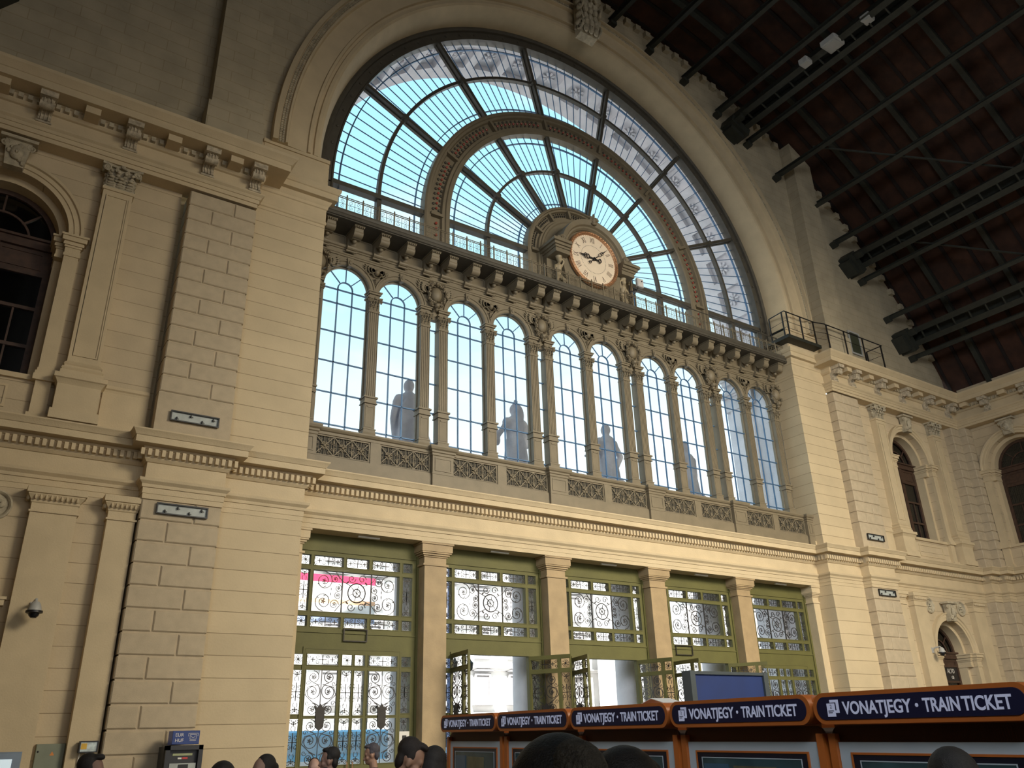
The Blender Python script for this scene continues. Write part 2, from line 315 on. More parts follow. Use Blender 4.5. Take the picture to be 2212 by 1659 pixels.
for k,T in enumerate((None,MIR)):
    m_=MB(T); m_.sweep([(-11.93+.53,-1.45),(-1.97,-1.45),(-1.97,-1.1)],UPP); 
    t=m_.build('trim_%d'%(2+k),M_st,None,.3); tag(t,kind='structure')
    d=MB(T); dentils(d,[(-11.4,-1.45),(-1.97,-1.45)],.1,.2,15.40,15.52,.10,.09); d.build('dentil_row',M_dk,None,.3).parent=t
    for x in consx:
        b=MB(T); console(b,x,-1.45,14.98,15.42,.27); b.box(x-.18,x+.18,-1.98,-1.45,15.42,15.57); b.build('scroll_bracket',M_cons,None,.5).parent=t
    for x in mutx:
        b=MB(T); b.box(x-.16,x+.16,-1.93,-1.45,15.385,15.565); b.build('block_bracket',M_st,None,.3).parent=t
m_=MB(); m_.sweep([(31.4,-1.45-.0),(31.4,-16)],UPP); t=m_.build('trim_4',M_st,None,.3); tag(t,kind='structure')
TS=Matrix(((0,1,0,32.85),(-1,0,0,0),(0,0,1,0),(0,0,0,1)))  # maps (x,y)->(y+32.85,-x)
d=MB(TS); dentils(d,[(1.5,-1.45),(16,-1.45)],.1,.2,15.40,15.52,.10,.09); d.build('dentil_row',M_dk,None,.3).parent=t
for i in range(7):
    b=MB(TS); x=3.05+1.75*i; console(b,x,-1.45,14.98,15.42,.27); b.box(x-.18,x+.18,-1.98,-1.45,15.42,15.57); b.build('scroll_bracket',M_cons,None,.5).parent=t
    b=MB(TS); x=2.18+1.75*i; b.box(x-.16,x+.16,-1.93,-1.45,15.385,15.565); b.build('block_bracket',M_st,None,.3).parent=t
# impost mouldings on the piers
IMP=[(.012,14.93),(.03,14.95),(.03,15.02),(.012,15.05),(.012,15.42),(.04,15.44),(.05,15.52),(.11,15.62),(.12,15.66),(.24,15.68),(.24,15.86),(.27,15.88),(.31,15.96),(.32,16.04),(0,16.07),(-.3,16.07),(-.3,14.93)]
for k,T in enumerate((None,MIR)):
    m_=MB(T); m_.sweep([(-1.97,-1.1),(0,-1.1),(0,-.3)],IMP); m_.box(-1.9,-.04,-1.12,-.2,16.05,17.12); m_.box(-1.93,-.0,-1.16,-.2,17.0,17.12)
    tag(m_.build('trim_%d'%(5+k),M_st,None,.3),kind='structure')
# great archivolt
ac=MB(); A0,A1=R(-1.2),R(181.2)
ac.ring([(11.74,-.9),(11.74,-1.32),(11.60,-1.36),(11.58,-1.24),(11.40,-1.24),(11.38,-1.32),(11.32,-1.32),(11.28,-1.2),(10.72,-1.16),(10.70,-1.22),(10.62,-1.22),(10.60,-1.12),(10.52,-1.10),(10.50,-1.17),(10.40,-1.18),(10.32,-1.14),(10.24,-1.02),(10.16,-.8),(10.08,-.5),(10.05,-.28),(10.6,-.28)],10,17.33,A0,A1,120)
t=ac.build('trim_7',M_st,None,.5); tag(t,kind='structure')
orn=MB(); rnd=random.Random(3)
for i in range(430):
    a=A0+(A1-A0)*(i+.5)/430
    for rr in (11.45,11.53): orn.ball((10+rr*math.cos(a),-1.25,17.33+rr*math.sin(a)),.04,.035,.045,6,4)
orn.build('leaf_moulding',M_dk,None,.8).parent=t
# scrolled keystone console at the arch crown
kr=empty('arch_keystone',(10.0,-1.3,27.2),'large carved scroll keystone at the crown of the great arch','keystone')
m_=MB(); P=[(-.0,0),(-.35,.05),(-.55,.5),(-.45,1.2),(-.6,2.0),(-.95,2.8),(-1.1,3.4),(0,3.4)]
m_.prism([(a,b) for a,b in P],-.42,.42,'x'); part('scroll_body',m_,M_dk,kr)
for sgn in (-1,1):
    m_=MB()
    for j,(yy,zz,rr) in enumerate(((-.9,3.0,.42),(-.38,.35,.28),(-.5,1.3,.2))):
        pts=[(sgn*.46,yy+rr*(1-t/30)*math.cos(t*.42),zz+rr*(1-t/30)*math.sin(t*.42)) for t in range(28)]; m_.tube(pts,.06,6,r2=.03)
    for j in range(7): m_.ball((sgn*.5,-.35-.05*(j%3),.5+j*.36),.10,.16,.13,8,6)
    part('side_scroll',m_,M_dk,kr)
m_=MB()
for j in range(9):
    for sgn in (-.25,0,.25): m_.ball((sgn,-.5-.04*(j%2)-max(0,j-4)*.1,.2+j*.33),.12,.10,.2,8,6)
part('acanthus_leaf',m_,M_dk,kr)
# ---------------------------------------------------------------- capitals, pilasters, arched wing windows
def volute(mb,c,r,sx_,ax='xz',t0=.0,w=.02,n=22,turns=1.6):
    pts=[]
    for i in range(n):
        q=i/(n-1); a=t0+q*turns*2*PI; rr=r*(1-.8*q); x=rr*math.cos(a)*sx_; z=rr*math.sin(a)
        pts.append((c[0]+x,c[1],c[2]+z) if ax=='xz' else (c[0],c[1]+x,c[2]+z))
    mb.tube(pts,w,5,r2=w*.6); mb.ball(c,w*1.3,w*1.3,w*1.3,6,4)
def capital(mb,cx,cy,z0,z1,w,d):
    """Corinthian capital, cy is the front plane (towards -y); w wide"""
    h=z1-z0
    mb.box(cx-w*.5,cx+w*.5,cy,cy+d,z0,z1-h*.12); mb.box(cx-w*.53,cx+w*.53,cy-.02,cy+d,z0,z0+h*.06)
    mb.prism([(cx-w*.72,cy+d),(cx-w*.72,cy-w*.2),(cx-w*.25,cy-w*.1),(cx,cy-w*.13),(cx+w*.25,cy-w*.1),(cx+w*.72,cy-w*.2),(cx+w*.72,cy+d)],z1-h*.12,z1,'z')
    for row,(zb,hh,nn) in enumerate(((z0+h*.07,h*.36,3),(z0+h*.30,h*.38,4))):
        for j in range(nn):
            x=cx+w*(-.5+(j+.5)/nn); ww=w*.36/nn*1.2
            for q in range(4): mb.ball((x,cy-.015-w*.10*(q/3)**2*1.6,zb+hh*(.12+.26*q)),ww*(1-.12*q),w*.06,hh*.17,7,5)
            mb.ball((x,cy-w*.17,zb+hh*.93),ww*.8,w*.06,hh*.10,7,5)
    for sg in (-1,1):
        volute(mb,(cx+sg*w*.56,cy-w*.17,z1-h*.25),h*.14,sg,'xz',PI*.5,w*.05); volute(mb,(cx+sg*w*.16,cy-w*.12,z1-h*.24),h*.09,-sg,'xz',PI*.5,w*.035,16)
        volute(mb,(cx+sg*w*.66,cy-w*.02,z1-h*.25),h*.13,-1,'yz',PI*.5,w*.045)
        for q in range(3): mb.ball((cx+sg*w*.52,cy+d*.35,z0+h*(.2+.2*q)),w*.07,w*.1,h*.1,6,4)
    mb.ball((cx,cy-w*.16,z1-h*.07),w*.10,w*.06,h*.08,8,5)
def frame_panel(mb,x0,x1,z0,z1,y,t=.03,dpt=.025):
    for a,b,c,d in ((x0,x1,z0,z0+t),(x0,x1,z1-t,z1),(x0,x0+t,z0+t,z1-t),(x1-t,x1,z0+t,z1-t)): mb.box(a,b,y-dpt,y,c,d)
def pilaster(T,cx,label):
    T=T or Matrix.Identity(4)
    r=tag(bpy.data.objects.new('corinthian_pilaster',None),label,'pilaster','corinthian wing pilasters'); C.objects.link(r)
    w=.64; f=-1.33
    b=MB(T); b.box(cx-.47,cx+.47,f-.17,-1.0,7.99,8.2); b.box(cx-.42,cx+.42,f-.12,-1.0,8.2,8.82); b.sweep([(cx-.42,-1.0),(cx-.42,f-.12),(cx+.42,f-.12),(cx+.42,-1.0)],[(0,8.78),(.03,8.84),(.06,8.88),(.09,8.9),(.09,9.0),(0,9.03),(-.2,9.03),(-.2,8.78)]); b.build('pedestal',M_st,None,.3).parent=r
    b=MB(T); b.sweep([(cx-.32,-1.0),(cx-.32,f),(cx+.32,f),(cx+.32,-1.0)],[(.1,9.03),(.1,9.12),(.07,9.13),(.09,9.17),(.07,9.21),(.04,9.22),(.04,9.25),(.06,9.28),(.04,9.31),(0,9.36),(-.15,9.36),(-.15,9.03)]); b.build('base',M_st,None,.3).parent=r
    b=MB(T); b.box(cx-.32,cx+.32,f,-1.0,9.3,13.9); frame_panel(b,cx-.25,cx+.25,9.5,13.72,f,.028,-.0); 
    frame_panel(b,cx-.24,cx+.24,9.5,13.72,f+.001,.03,.022); b.box(cx-.35,cx+.35,f-.03,-1.0,13.85,13.93); b.build('shaft',M_st,None,.3).parent=r
    b=MB(T); capital(b,cx,f,13.93,14.56,.62,.3); b.build('capital',M_dk,None,.8).parent=r
    return r
for k,T in enumerate((None,MIR)):
    sd=('left','right')[k]
    pilaster(T,-5.19,'tall corinthian pilaster between the great arch and the upper window of the %s wing'%sd)
    pilaster(T,-9.55,'tall corinthian pilaster on the far side of the upper window of the %s wing'%sd)
def archivolt(mb,cx,zs,r,w,y0,n=40):
    mb.ring([(r,y0),(r,y0-.06),(r+w*.35,y0-.06),(r+w*.38,y0-.09),(r+w*.72,y0-.09),(r+w*.80,y0-.14),(r+w,y0-.15),(r+w,y0)],cx,zs,0,PI,n)
def impost(mb,x0,x1,y0,y1,z,s=1,flip=False):
    """moulded impost block wrapping front and the face towards the opening"""
    for dz0,dz1,o in ((0,.07,.02),(.07,.22,.008),(.22,.27,.03),(.27,.33,.06),(.33,.36,.05),(.36,.47,.10),(.47,.52,.13)): mb.box(x0-o,x1+o,y0-o,y1,z-.52*s+dz0*s,z-.52*s+dz1*s)
def keystone(mb,cx,y,z0,z1,w):
    mb.prism([(cx-w*.36,z0),(cx+w*.36,z0),(cx+w*.5,z1),(cx-w*.5,z1)],y-.22,y); mb.box(cx-w*.72,cx+w*.72,y-.30,y,z1,z1+.08)
    for sg in (-1,1): volute(mb,(cx+sg*w*.5,y-.2,z1-.10),.10,sg,'xz',PI*.5,.028)
    mb.ball((cx,y-.26,z0+(z1-z0)*.5),w*.26,.09,(z1-z0)*.28,10,8); mb.ball((cx,y-.34,z0+(z1-z0)*.46),w*.07,.05,.05,6,5)
    for j in range(6): mb.ball((cx+w*.3*math.cos(j),y-.23,z0+(z1-z0)*(.15+.13*j)),w*.12,.06,.07,6,5)
def wood_window(root,T,cx,zs,r,z0,y,pl=True,n=24):
    f=MB(T)
    f.ring([(r,y+.1),(r,y-.03),(r-.12,y-.03),(r-.12,y+.1)],cx,zs,0,PI,n)
    f.ring([(r*.55,y+.08),(r*.55,y),(r*.55-.05,y),(r*.55-.05,y+.08)],cx,zs,0,PI,n)
    for a in (45,90,135): 
        c,s=math.cos(R(a)),math.sin(R(a)); f.tube([(cx+c*r*.5,y+.03,zs+s*r*.5),(cx+c*(r-.08),y+.03,zs+s*(r-.08))],.03,4)
    f.box(cx-r,cx+r,y-.10,y+.1,zs-.18,zs+.06); f.box(cx-r,cx+r,y-.16,y+.1,zs+.02,zs+.08); f.box(cx-r,cx+r,y-.02,y+.08,zs-.75,zs-.15)
    for i in range(-1,2,2):
        f.box(cx+i*(r-.07)-.07,cx+i*(r-.07)+.07,y-.03,y+.1,z0,zs)
        frame_panel(f,cx+(-r+.2 if i<0 else .12),cx+(-.12 if i<0 else r-.2),zs-.68,zs-.26,y-.02,.03,.02)
    f.box(cx-.10,cx+.10,y-.08,y+.1,z0,zs-.15); f.box(cx-.14,cx+.14,y-.12,y,zs-.88,zs-.72)
    zt=zs-.75; mid=zt-(zt-z0)*.33
    for zz in (zt-.04,mid,z0+.05,z0+(mid-z0)*.5): f.box(cx-r,cx+r,y-.02,y+.07,zz-.04,zz+.04)
    for sg in (-1,1): f.box(cx+sg*(r*.54)-.0-.02,cx+sg*(r*.54)+.02,y,y+.05,z0,mid)
    f.build('wooden_frame',M_wood,None,.4).parent=root
    g=MB(T); g.prism([(cx-r,z0),(cx+r,z0)]+[(cx+r*math.cos(PI*i/n),zs+r*math.sin(PI*i/n)) for i in range(n+1)],y+.04,y+.05); g.build('glass_pane',M_dglass,None,0).parent=root
    b=MB(T); b.box(cx-r-.1,cx+r+.1,y+.5,y+.55,z0-.1,zs+r+.1); b.build('black_room_sheet',M_black,None,0).parent=root  # black sheet stands in for the darkness of an unlit room
def wing_window(T,cx,num,upper,lbl):
    root=bpy.data.objects.new('window_%d'%num,None); C.objects.link(root); tag(root,kind='structure')
    zs,r,z0=(12.45,1.35,8.95) if upper else (4.40,1.25,.02)
    st=MB(T); archivolt(st,cx,zs,r,.30,-1.05)
    # inner reveal order
    ri=r-.16; st.ring([(ri,-.35),(ri,-.80),(r+.05,-.80),(r+.05,-.35)],cx,zs,0,PI,32)
    for sg in (-1,1):
        a,b=sorted((cx+sg*ri,cx+sg*(r+.02))); st.box(a,b,-.80,-.35,z0,zs)
        a,b=sorted((cx+sg*(r),cx+sg*(r+.30))); st.box(a,b,-1.17,-1.052,z0+.0 if not upper else 9.15,zs-.5); impost(st,a,b,-1.17,-1.052,zs,1)
        a,b=sorted((cx+sg*(ri),cx+sg*(r+.02))); impost(st,a,b,-.99,-.35,zs,1)
        if upper:
            a,b=sorted((cx+sg*r,cx+sg*(r+.30))); st.box(a-.05,b+.05,-1.24,-1.0,7.99,8.12); st.box(a,b,-1.19,-1.0,8.12,8.85); st.box(a-.07,b+.07,-1.26,-1.0,8.85,8.98); st.box(a-.05,b+.05,-1.22,-1.0,8.98,9.07); st.box(a-.02,b+.02,-1.19,-1.0,9.07,9.15)
    if upper: st.box(cx-r,cx+r,-1.12,-.35,8.86,8.97); frame_panel(st,cx-.9,cx+.9,8.2,8.7,-1.05,.05,.02)
    st.build('stone_surround',M_st,None,.4).parent=root
    kb=MB(T); keystone(kb,cx,-1.12,zs+r-.06,zs+r+.62,.52); kb.build('carved_keystone',M_dk,None,.8).parent=root
    wood_window(root,T,cx,zs,ri,z0,-.42)
    return root
wing_window(None,WX,12,True,''); wing_window(MIR,WX,13,True,'')
wing_window(None,WX,14,False,''); w15=wing_window(MIR,WX,15,False,'')
wing_window(TS,3.45,16,True,'').location=(0,0,0)
bpy.context.view_layer.update()
# shift of window 16 onto the right wall plane (x=31.93): its builder plane y=-1.05 maps to x=31.80
for o in [x for x in C.objects if x.name=='window_16']: o.location=(.13,0,0)
# wing dado bands, lower pilasters, medallions
for k,T in enumerate((None,MIR)):
    sd=('left','right')[k]
    d=MB(T)
    for a,b in ((-4.7,-3.75),(-11.9,-9.95),): d.sweep([(a,-1.05),(b,-1.05)],[(0,8.86),(.03,8.88),(.05,8.95),(.08,8.98),(.08,9.05),(0,9.08),(-.1,9.08),(-.1,8.86)]); 
    for a,b in ((-4.7,-3.75),): d.box(a,b,-1.09,-1.0,7.99,8.9)
    tag(d.build('trim_%d'%(8+k),M_st,None,.3),kind='structure')
    for nm,(x0,x1),tx in (('a',(-5.60,-4.76),'broad'),('b',(-4.20,-3.66),'narrow'),('c',(-9.95,-9.1),'far')):
        r=bpy.data.objects.new('wall_pilaster',None); C.objects.link(r)
        tag(r,{'a':'broad plain lower pilaster with egg-and-dart capital beside the arched doorway, %s wing','b':'narrow plain lower pilaster next to the rusticated strip, %s wing','c':'broad plain lower pilaster on the outer side of the arched doorway, %s wing'}[nm]%sd,'pilaster','plain lower pilasters')
        b=MB(T); b.box(x0,x1,-1.3,-1.0,.35,6.15); b.box(x0-.06,x1+.06,-1.36,-1.0,0,.35); b.box(x0-.03,x1+.03,-1.33,-1.0,6.06,6.10); b.build('shaft',M_st,None,.3).parent=r
        b=MB(T); b.box(x0,x1,-1.3,-1.0,6.15,6.25); b.sweep([(x0,-1.0),(x0,-1.3),(x1,-1.3),(x1,-1.0)],[(0,6.24),(.02,6.26),(.02,6.30),(.09,6.40),(.09,6.42),(.12,6.43),(.12,6.56),(-.2,6.56),(-.2,6.24)])
        n=int((x1-x0)/.09)
        for j in range(n): b.ball((x0+(x1-x0)*(j+.5)/n,-1.37,6.35),.03,.04,.055,6,5)
        for j in range(3): b.ball((x0-.07,-1.26+.09*j,6.35),.04,.03,.055,6,5)
        b.build('egg_and_dart_capital',M_st,None,.6).parent=r
    for j,sx_ in enumerate((1,-1)):
        cx=WX+sx_*1.15; T2=(T or Matrix.Identity(4))
        b=MB(T); b.lathe([(.30,-1.05),(.30,-1.11),(.27,-1.13),(.24,-1.11),(.22,-1.07),(0,-1.07)],(cx,0,6.17),28,'y')
        for q in range(6): b.ball((cx+.11*math.cos(q*PI/3),-1.09,6.17+.11*math.sin(q*PI/3)),.055,.03,.055,8,6)
        b.ball((cx,-1.1,6.17),.04,.03,.04,8,6)
        tag(b.build('stone_rosette',M_dk,None,.6),'round stone rosette above the doorway arch of the %s wing, on its %s side'%(sd,('inner','outer')[j]),'rosette','wing rosettes')
# arched door sign on the right wing
sg=empty('door_sign',(27.35,-.62,3.62),'dark sign with white capital letters hung in the right wing doorway','sign')
b=MB(); b.box(-.62,.62,0,.05,-.26,.26); bd_=part('board',b,M_black,sg)
b=MB(); frame_panel(b,-.70,.70,-.33,.33,0,.07,.03); part('wooden_frame',b,M_wood,sg)
M_white=mat('white_lettering',(.75,.72,.66),.5,0,.02)
text('ALTO',.25,M_white,bd_,Matrix.Translation((-.13,-.004,.03))@FR,'lettering',.003,.8)
text('GE',.18,M_white,bd_,Matrix.Translation((.10,-.004,-.19))@FR,'lettering',.003,.8)
# ---------------------------------------------------------------- the iron screen: columns, arcade, ten arched windows
M_c=M_iron
def flutebox(mb,cx,w,y0,y1,z0,z1,nf=5,dp=.018):
    pts=[(cx-w/2,y1)]
    pts.append((cx-w/2,y0))
    g=w/(nf+.0); 
    for i in range(nf):
        a=cx-w/2+g*i; pts+=[(a+g*.22,y0),(a+g*.30,y0+dp),(a+g*.70,y0+dp),(a+g*.78,y0)]
    pts+=[(cx+w/2,y0),(cx+w/2,y1)]
    mb.prism(pts,z0,z1,'z')
def make_col():
    r=empty('iron_column',(0,-.02,9.2)); w=.30; y0=-.17; y1=.12; zt=13.98-9.2
    b=MB(); 
    b.prism([(-.30,0),(-.24,.05),(-.20,.16),(-.175,.30),(-.17,.34),(.17,.34),(.175,.30),(.20,.16),(.24,.05),(.30,0)],y0-.03,y1)
    b.prism([(y0-.14,0),(y0-.08,.05),(y0-.04,.16),(y0-.02,.34),(y1,.34),(y1,0)],-.17,.17,'x')
    b.box(-.19,.19,y0-.04,y1,.33,.36); b.box(-.16,.16,y0-.005,y1,.36,1.12); frame_panel(b,-.13,.13,.40,1.05,y0-.002,.018,.012); b.box(-.09,.09,y0-.02,y0,.99,1.03)
    b.box(-.20,.20,y0-.05,y1,1.10,1.13); b.box(-.175,.175,y0-.025,y1,1.13,1.26); b.box(-.21,.21,y0-.06,y1,1.26,1.31); part('pedestal',b,M_c,r,.3)
    b=MB(); flutebox(b,0,w,y0,y1,1.31,3.98,5); b.box(-.165,.165,y0-.015,y1,3.96,4.0); part('fluted_shaft',b,M_c,r,.3)
    b=MB(); capital(b,0,y0,4.0,4.46,.32,.24); b.box(-.16,.16,y0+.02,y1,4.46,4.56); b.box(-.19,.19,y0-.03,y1,4.56,4.62); b.box(-.22,.22,y0-.06,y1,4.62,4.66); b.box(-.16,.16,y0+.03,y1,4.66,zt+.1); part('capital',b,M_c,r,.7)
    return r
col0=make_col(); cxs=[]
for k in range(6):
    if k>0: cxs.append((4*k-.31,'left column of the twin pair at the %s pedestal'%('','first','second','third','fourth','right-end')[k]))
    if k<5: cxs.append((4*k+.31 if k else .22,'%s'%('fluted iron column at the left end of the arcade' if k==0 else 'right column of the twin pair at the %s pedestal'%('','first','second','third','fourth')[k]))); cxs.append((4*k+2.0,'single column between the %s and %s arched windows'%tuple(('first','second','third','fourth','fifth','sixth','seventh','eighth','ninth','tenth')[2*k:2*k+2])))
for i,(x,lb) in enumerate(cxs):
    c=col0 if i==0 else copy_tree(col0); c.location=(min(x,19.78),-.02,9.2)
    if 'right-end' in lb: lb='column at the right end of the arcade against the pier'
    tag(c,('fluted olive iron '+lb) if not lb.startswith('fluted') else lb,'column','fluted iron columns between the arched windows')
# arcade plate with ten arches
WCX=[4*k+1.155 for k in range(5)]+[4*k+2.845 for k in range(5)]; WCX.sort(); r_=.70
ar=MB()
edges=[0]+[ (WCX[i]+WCX[i+1])/2 for i in range(9)]+[20]
for i,cx in enumerate(WCX):
    arch_wall(ar,edges[i],edges[i+1],13.8,14.80,cx,r_,13.8,13.8,-.12,.06,n=20,sill=False)
ars=ar.build('trim_10',M_c,None,0); tag(ars,kind='structure')
for cx in WCX:
    b=MB(); b.ring([(r_-.0,.03),(r_,-.15),(r_+.03,-.17),(r_+.10,-.17),(r_+.11,-.20),(r_+.155,-.20),(r_+.16,-.11)],cx,13.8,0,PI,28,False)
    b.prism([(cx-.055,14.44),(cx+.055,14.44),(cx+.09,14.70),(cx-.09,14.70)],-.26,-.1); b.ball((cx,-.27,14.56),.045,.03,.07,8,6)
    for j in range(9): b.ball((cx,.10,0),0.001,nu=3,nv=2) if False else None
    b.build('arch_moulding',M_c,None,.4).parent=ars
# iron architrave, frieze and cornice carrying the balcony
ic=MB()
ic.sweep([(0,-.12),(20,-.12)],[(0,14.78),(.03,14.79),(.03,14.84),(.05,14.85),(.05,14.90),(.02,14.92),(.02,15.0),(.05,15.01),(.05,15.05),(.09,15.07),(.11,15.11),(.11,15.14),(0,15.16),(-.15,15.16),(-.15,14.78)])
ic.box(0,20,-.13,.1,15.14,15.55)
bal=tag(bpy.data.objects.new('iron_balcony',None),'long iron balcony on scroll brackets running under the fan window','balcony'); C.objects.link(bal)
ic.build('architrave',M_c,None,.3).parent=bal
b=MB(); b.sweep([(.0,-.2),(20,-.2)],[(0,15.50),(.74,15.50),(.74,15.53),(.78,15.54),(.78,15.62),(.80,15.64),(.83,15.70),(.83,15.75),(-.2,15.77),(-.2,15.50)]); b.build('cornice_slab',M_iron2,None,.3).parent=bal
for i in range(5):
    for j,(x0,x1) in enumerate(((.31,1.155),(1.155,2.0),(2.0,2.845),(2.845,3.69),(3.69,4.31))): b=MB(); frame_panel(b,4*i+x0+.17,min(4*i+x1-.17,19.9),15.2,15.46,-.13,.015,.012); b.build('frieze_panel',M_c,None,0).parent=bal
bx=[.31+.0]+[]
for k in range(5): bx+=[4*k+.31,4*k+1.155,4*k+2.0,4*k+2.845,4*k+3.69]
bx=sorted(set(bx))
def make_bracket():
    b=MB(); w=.13; pr=[(-.13,5.50-5),(-.86,.50),(-.86,.44),(-.80,.40)]
    pts=[(-.13,.50),(-.78,.50),(-.80,.40),(-.74,.24),(-.60,.16),(-.46,.18),(-.38,.26),(-.36,.34),(-.30,.30),(-.26,.16),(-.24,.02),(-.13,-.02)]
    b.prism(pts,-w,w,'x'); b.lathe([(0,-w-.012),(.13,-w-.012),(.13,w+.012),(0,w+.012)],(0,-.65,.30),16,'x'); b.lathe([(0,-w-.012),(.08,-w-.012),(.08,w+.012),(0,w+.012)],(0,-.24,.06),12,'x')
    b.lathe([(0,-w-.03),(.035,-w-.03),(.035,w+.03),(0,w+.03)],(0,-.25,-.06),10,'x')
    b.ball((0,-.48,.16),.07,.07,.08,10,7); b.box(-w-.03,w+.03,-.84,-.13,.47,.50)
    for j in range(5): b.ball((-w+w*.5*j,-.82,.45),.028,.03,.03,6,4)
    return b.build('scroll_bracket',M_iron2 if False else M_c,None,.5)
br0=make_bracket()
for i,x in enumerate(bx):
    o=br0 if i==0 else br0.copy()
    if i: C.objects.link(o)
    o.parent=bal; o.location=(x,0,15.0)
for x in bx: ros=MB(); ros.ball((x,-.19,14.96),.035,.04,.05,8,6); ros.build('rosette_stud',M_iron2,None,.7).parent=bal
def spiral(cx,cz,r,a0,turns,dr,n=16,y=0,k=.85):
    return [(cx+r*(1-k*i/(n-1))*math.cos(a0+dr*turns*2*PI*i/(n-1)),y,cz+r*(1-k*i/(n-1))*math.sin(a0+dr*turns*2*PI*i/(n-1))) for i in range(n)]
def make_rail():
    w=.5; b=MB()
    b.box(-.018,.018,-.018,.018,0,.50); b.ball((0,0,.52),.022,.022,.03,6,5)
    for z in (.03,.40,.455): b.box(0,w,-.01,.01,z-.009,z+.009)
    for cx,s1 in ((.14,1),(.36,-1)):
        for cz,s2 in ((.13,1),(.30,-1)): b.tube(spiral(cx,cz,.075,PI/2*s2,1.3,s1*s2,12),.0055,4)
    b.tube([(.25,0,.03),(.25,0,.40)],.008,4); b.tube([(.02,0,.215),(.48,0,.215)],.006,4)
    for j in range(6): b.tube([(.05+.08*j,0,.40),(.05+.08*j,0,.455)],.005,4)
    return b.build('railing_panel',M_iron,None,.4)
rl0=make_rail()
for i in range(39):
    o=rl0 if i==0 else rl0.copy()
    if i: C.objects.link(o)
    o.parent=bal; o.location=(.15+.505*i,-.96,15.76)
# plain safety rail on the right half of the balcony
b=MB(); b.tube([(11.95,-.70,16.72),(19.9,-.70,16.72)],.022,6)
for i in range(8): b.tube([(12.0+1.12*i,-.70,15.77),(12.0+1.12*i,-.70,16.72)],.018,6)
b.build('safety_rail',M_iron2,None,.5).parent=bal
# ten arched windows
for i,cx in enumerate(WCX):
    rt=bpy.data.objects.new('window_%d'%(i+2),None); C.objects.link(rt); tag(rt,kind='structure')
    g=MB(); n=24; rr=.70
    g.add([(cx+x,.03,z) for x,z in [(-.72,9.2),(.72,9.2)]+[(rr*math.cos(PI*j/n),13.8+rr*math.sin(PI*j/n)) for j in range(n+1)]],[tuple(range(n+3))]); g.build('glass_pane',M_glass,None,0).parent=rt
    g=MB(); g.ring([(rr+.02,-.02),(rr-.035,-.02),(rr-.035,.06),(rr+.02,.06)],cx,13.8,0,PI,24)
    for sg in (-1,1): a,b_=sorted((cx+sg*.665,cx+sg*.72)); g.box(a,b_,-.02,.06,9.2,13.8)
    g.build('frame',M_c,None,.4).parent=rt
    g=MB(); t=.016
    for sg in (-1,1): g.box(cx+sg*.225-t,cx+sg*.225+t,-.0,.045,9.2,13.8)
    for z in (13.72,13.27,12.345,11.415,10.485,9.56): g.box(cx-.68,cx+.68,0,.045,z-t,z+t)
    g.ring([(.225+t,0),(.225-t,0),(.225-t,.045),(.225+t,.045)],cx,13.78,0,PI,12)
    for a in (45,90,135): 
        c,s=math.cos(R(a)),math.sin(R(a)); g.tube([(cx+c*.23,.02,13.78+s*.23),(cx+c*.69,.02,13.8+s*.69)],.02,4)
    g.build('glazing_bars',M_bar,None,.3).parent=rt
for k in range(1,5):    # narrow lights between twin columns
    rt=bpy.data.objects.new('window_%d'%(16+k),None); C.objects.link(rt); tag(rt,kind='structure'); cx=4*k
    g=MB(); g.add([(cx-.2,.03,9.2),(cx+.2,.03,9.2),(cx+.2,.03,13.55),(cx-.2,.03,13.55)],[(0,1,2,3)]); g.build('glass_pane',M_glass,None,0).parent=rt
    g=MB(); 
    for z in (13.2,12.345,11.415,10.485,9.56): g.box(cx-.2,cx+.2,0,.045,z-.016,z+.016)
    g.build('glazing_bars',M_bar,None,.3).parent=rt
    g=MB(); g.box(cx-.2,cx+.2,-.10,.06,13.52,13.85); g.build('head_panel',M_c,None,.3).parent=rt
g=MB()
for x0,x1 in ((0,.2),(19.8,20)): g.box(x0,x1,-.05,.08,9.2,14.8)
g.build('end_jamb',M_c,None,.3).parent=ars
# shields and winged ornaments
def wing(b,sg,x0,z0,L_,H_,rot=.35):
    """feathered wing: three overlapping tiers of flat tapering feathers"""
    for t,(ln,nf,yy) in enumerate(((1.0,6,-.02),(.72,5,-.045),(.42,4,-.07))):
        for q in range(nf):
            a=-.55+.95*q/(nf-1); c,s_=math.cos(a+rot),math.sin(a+rot); l=L_*ln*(.72+.28*q/(nf-1)); w=H_*.13
            P=[(0,-w*.5),(l*.6,-w),(l,0),(l*.6,w),(0,w*.5)]
            pts=[(x0+sg*(u*c-v*s_),z0+u*s_+v*c) for u,v in P]
            b.prism(pts,yy-.025,yy)
def shield():
    b=MB(); b.ball((0,-.06,0),.19,.09,.25,16,10); b.lathe([(.20,-.04),(.24,-.10),(.26,-.04)],(0,0,0),24,'y',0,2*PI) 
    rn=random.Random(5)
    for i in range(34):
        a=2*PI*i/34; rr=.27+.05*rn.random(); b.ball((rr*math.cos(a),-.07-.05*rn.random(),rr*1.2*math.sin(a)),.045,.045,.05,6,5)
    for sg in (-1,1):
        wing(b,sg,sg*.24,.10,.50,.5,.35)
        volute(b,(sg*.20,-.10,.34),.09,sg,'xz',0,.022); volute(b,(sg*.17,-.1,-.36),.07,-sg,'xz',0,.02)
    b.ball((0,-.1,.36),.07,.06,.07,8,6); b.ball((0,-.1,-.40),.09,.07,.10,8,6); b.ball((0,-.08,-.52),.05,.05,.07,8,6)
    return b.build('shield_ornament',M_iron2 if False else M_c,None,.7)
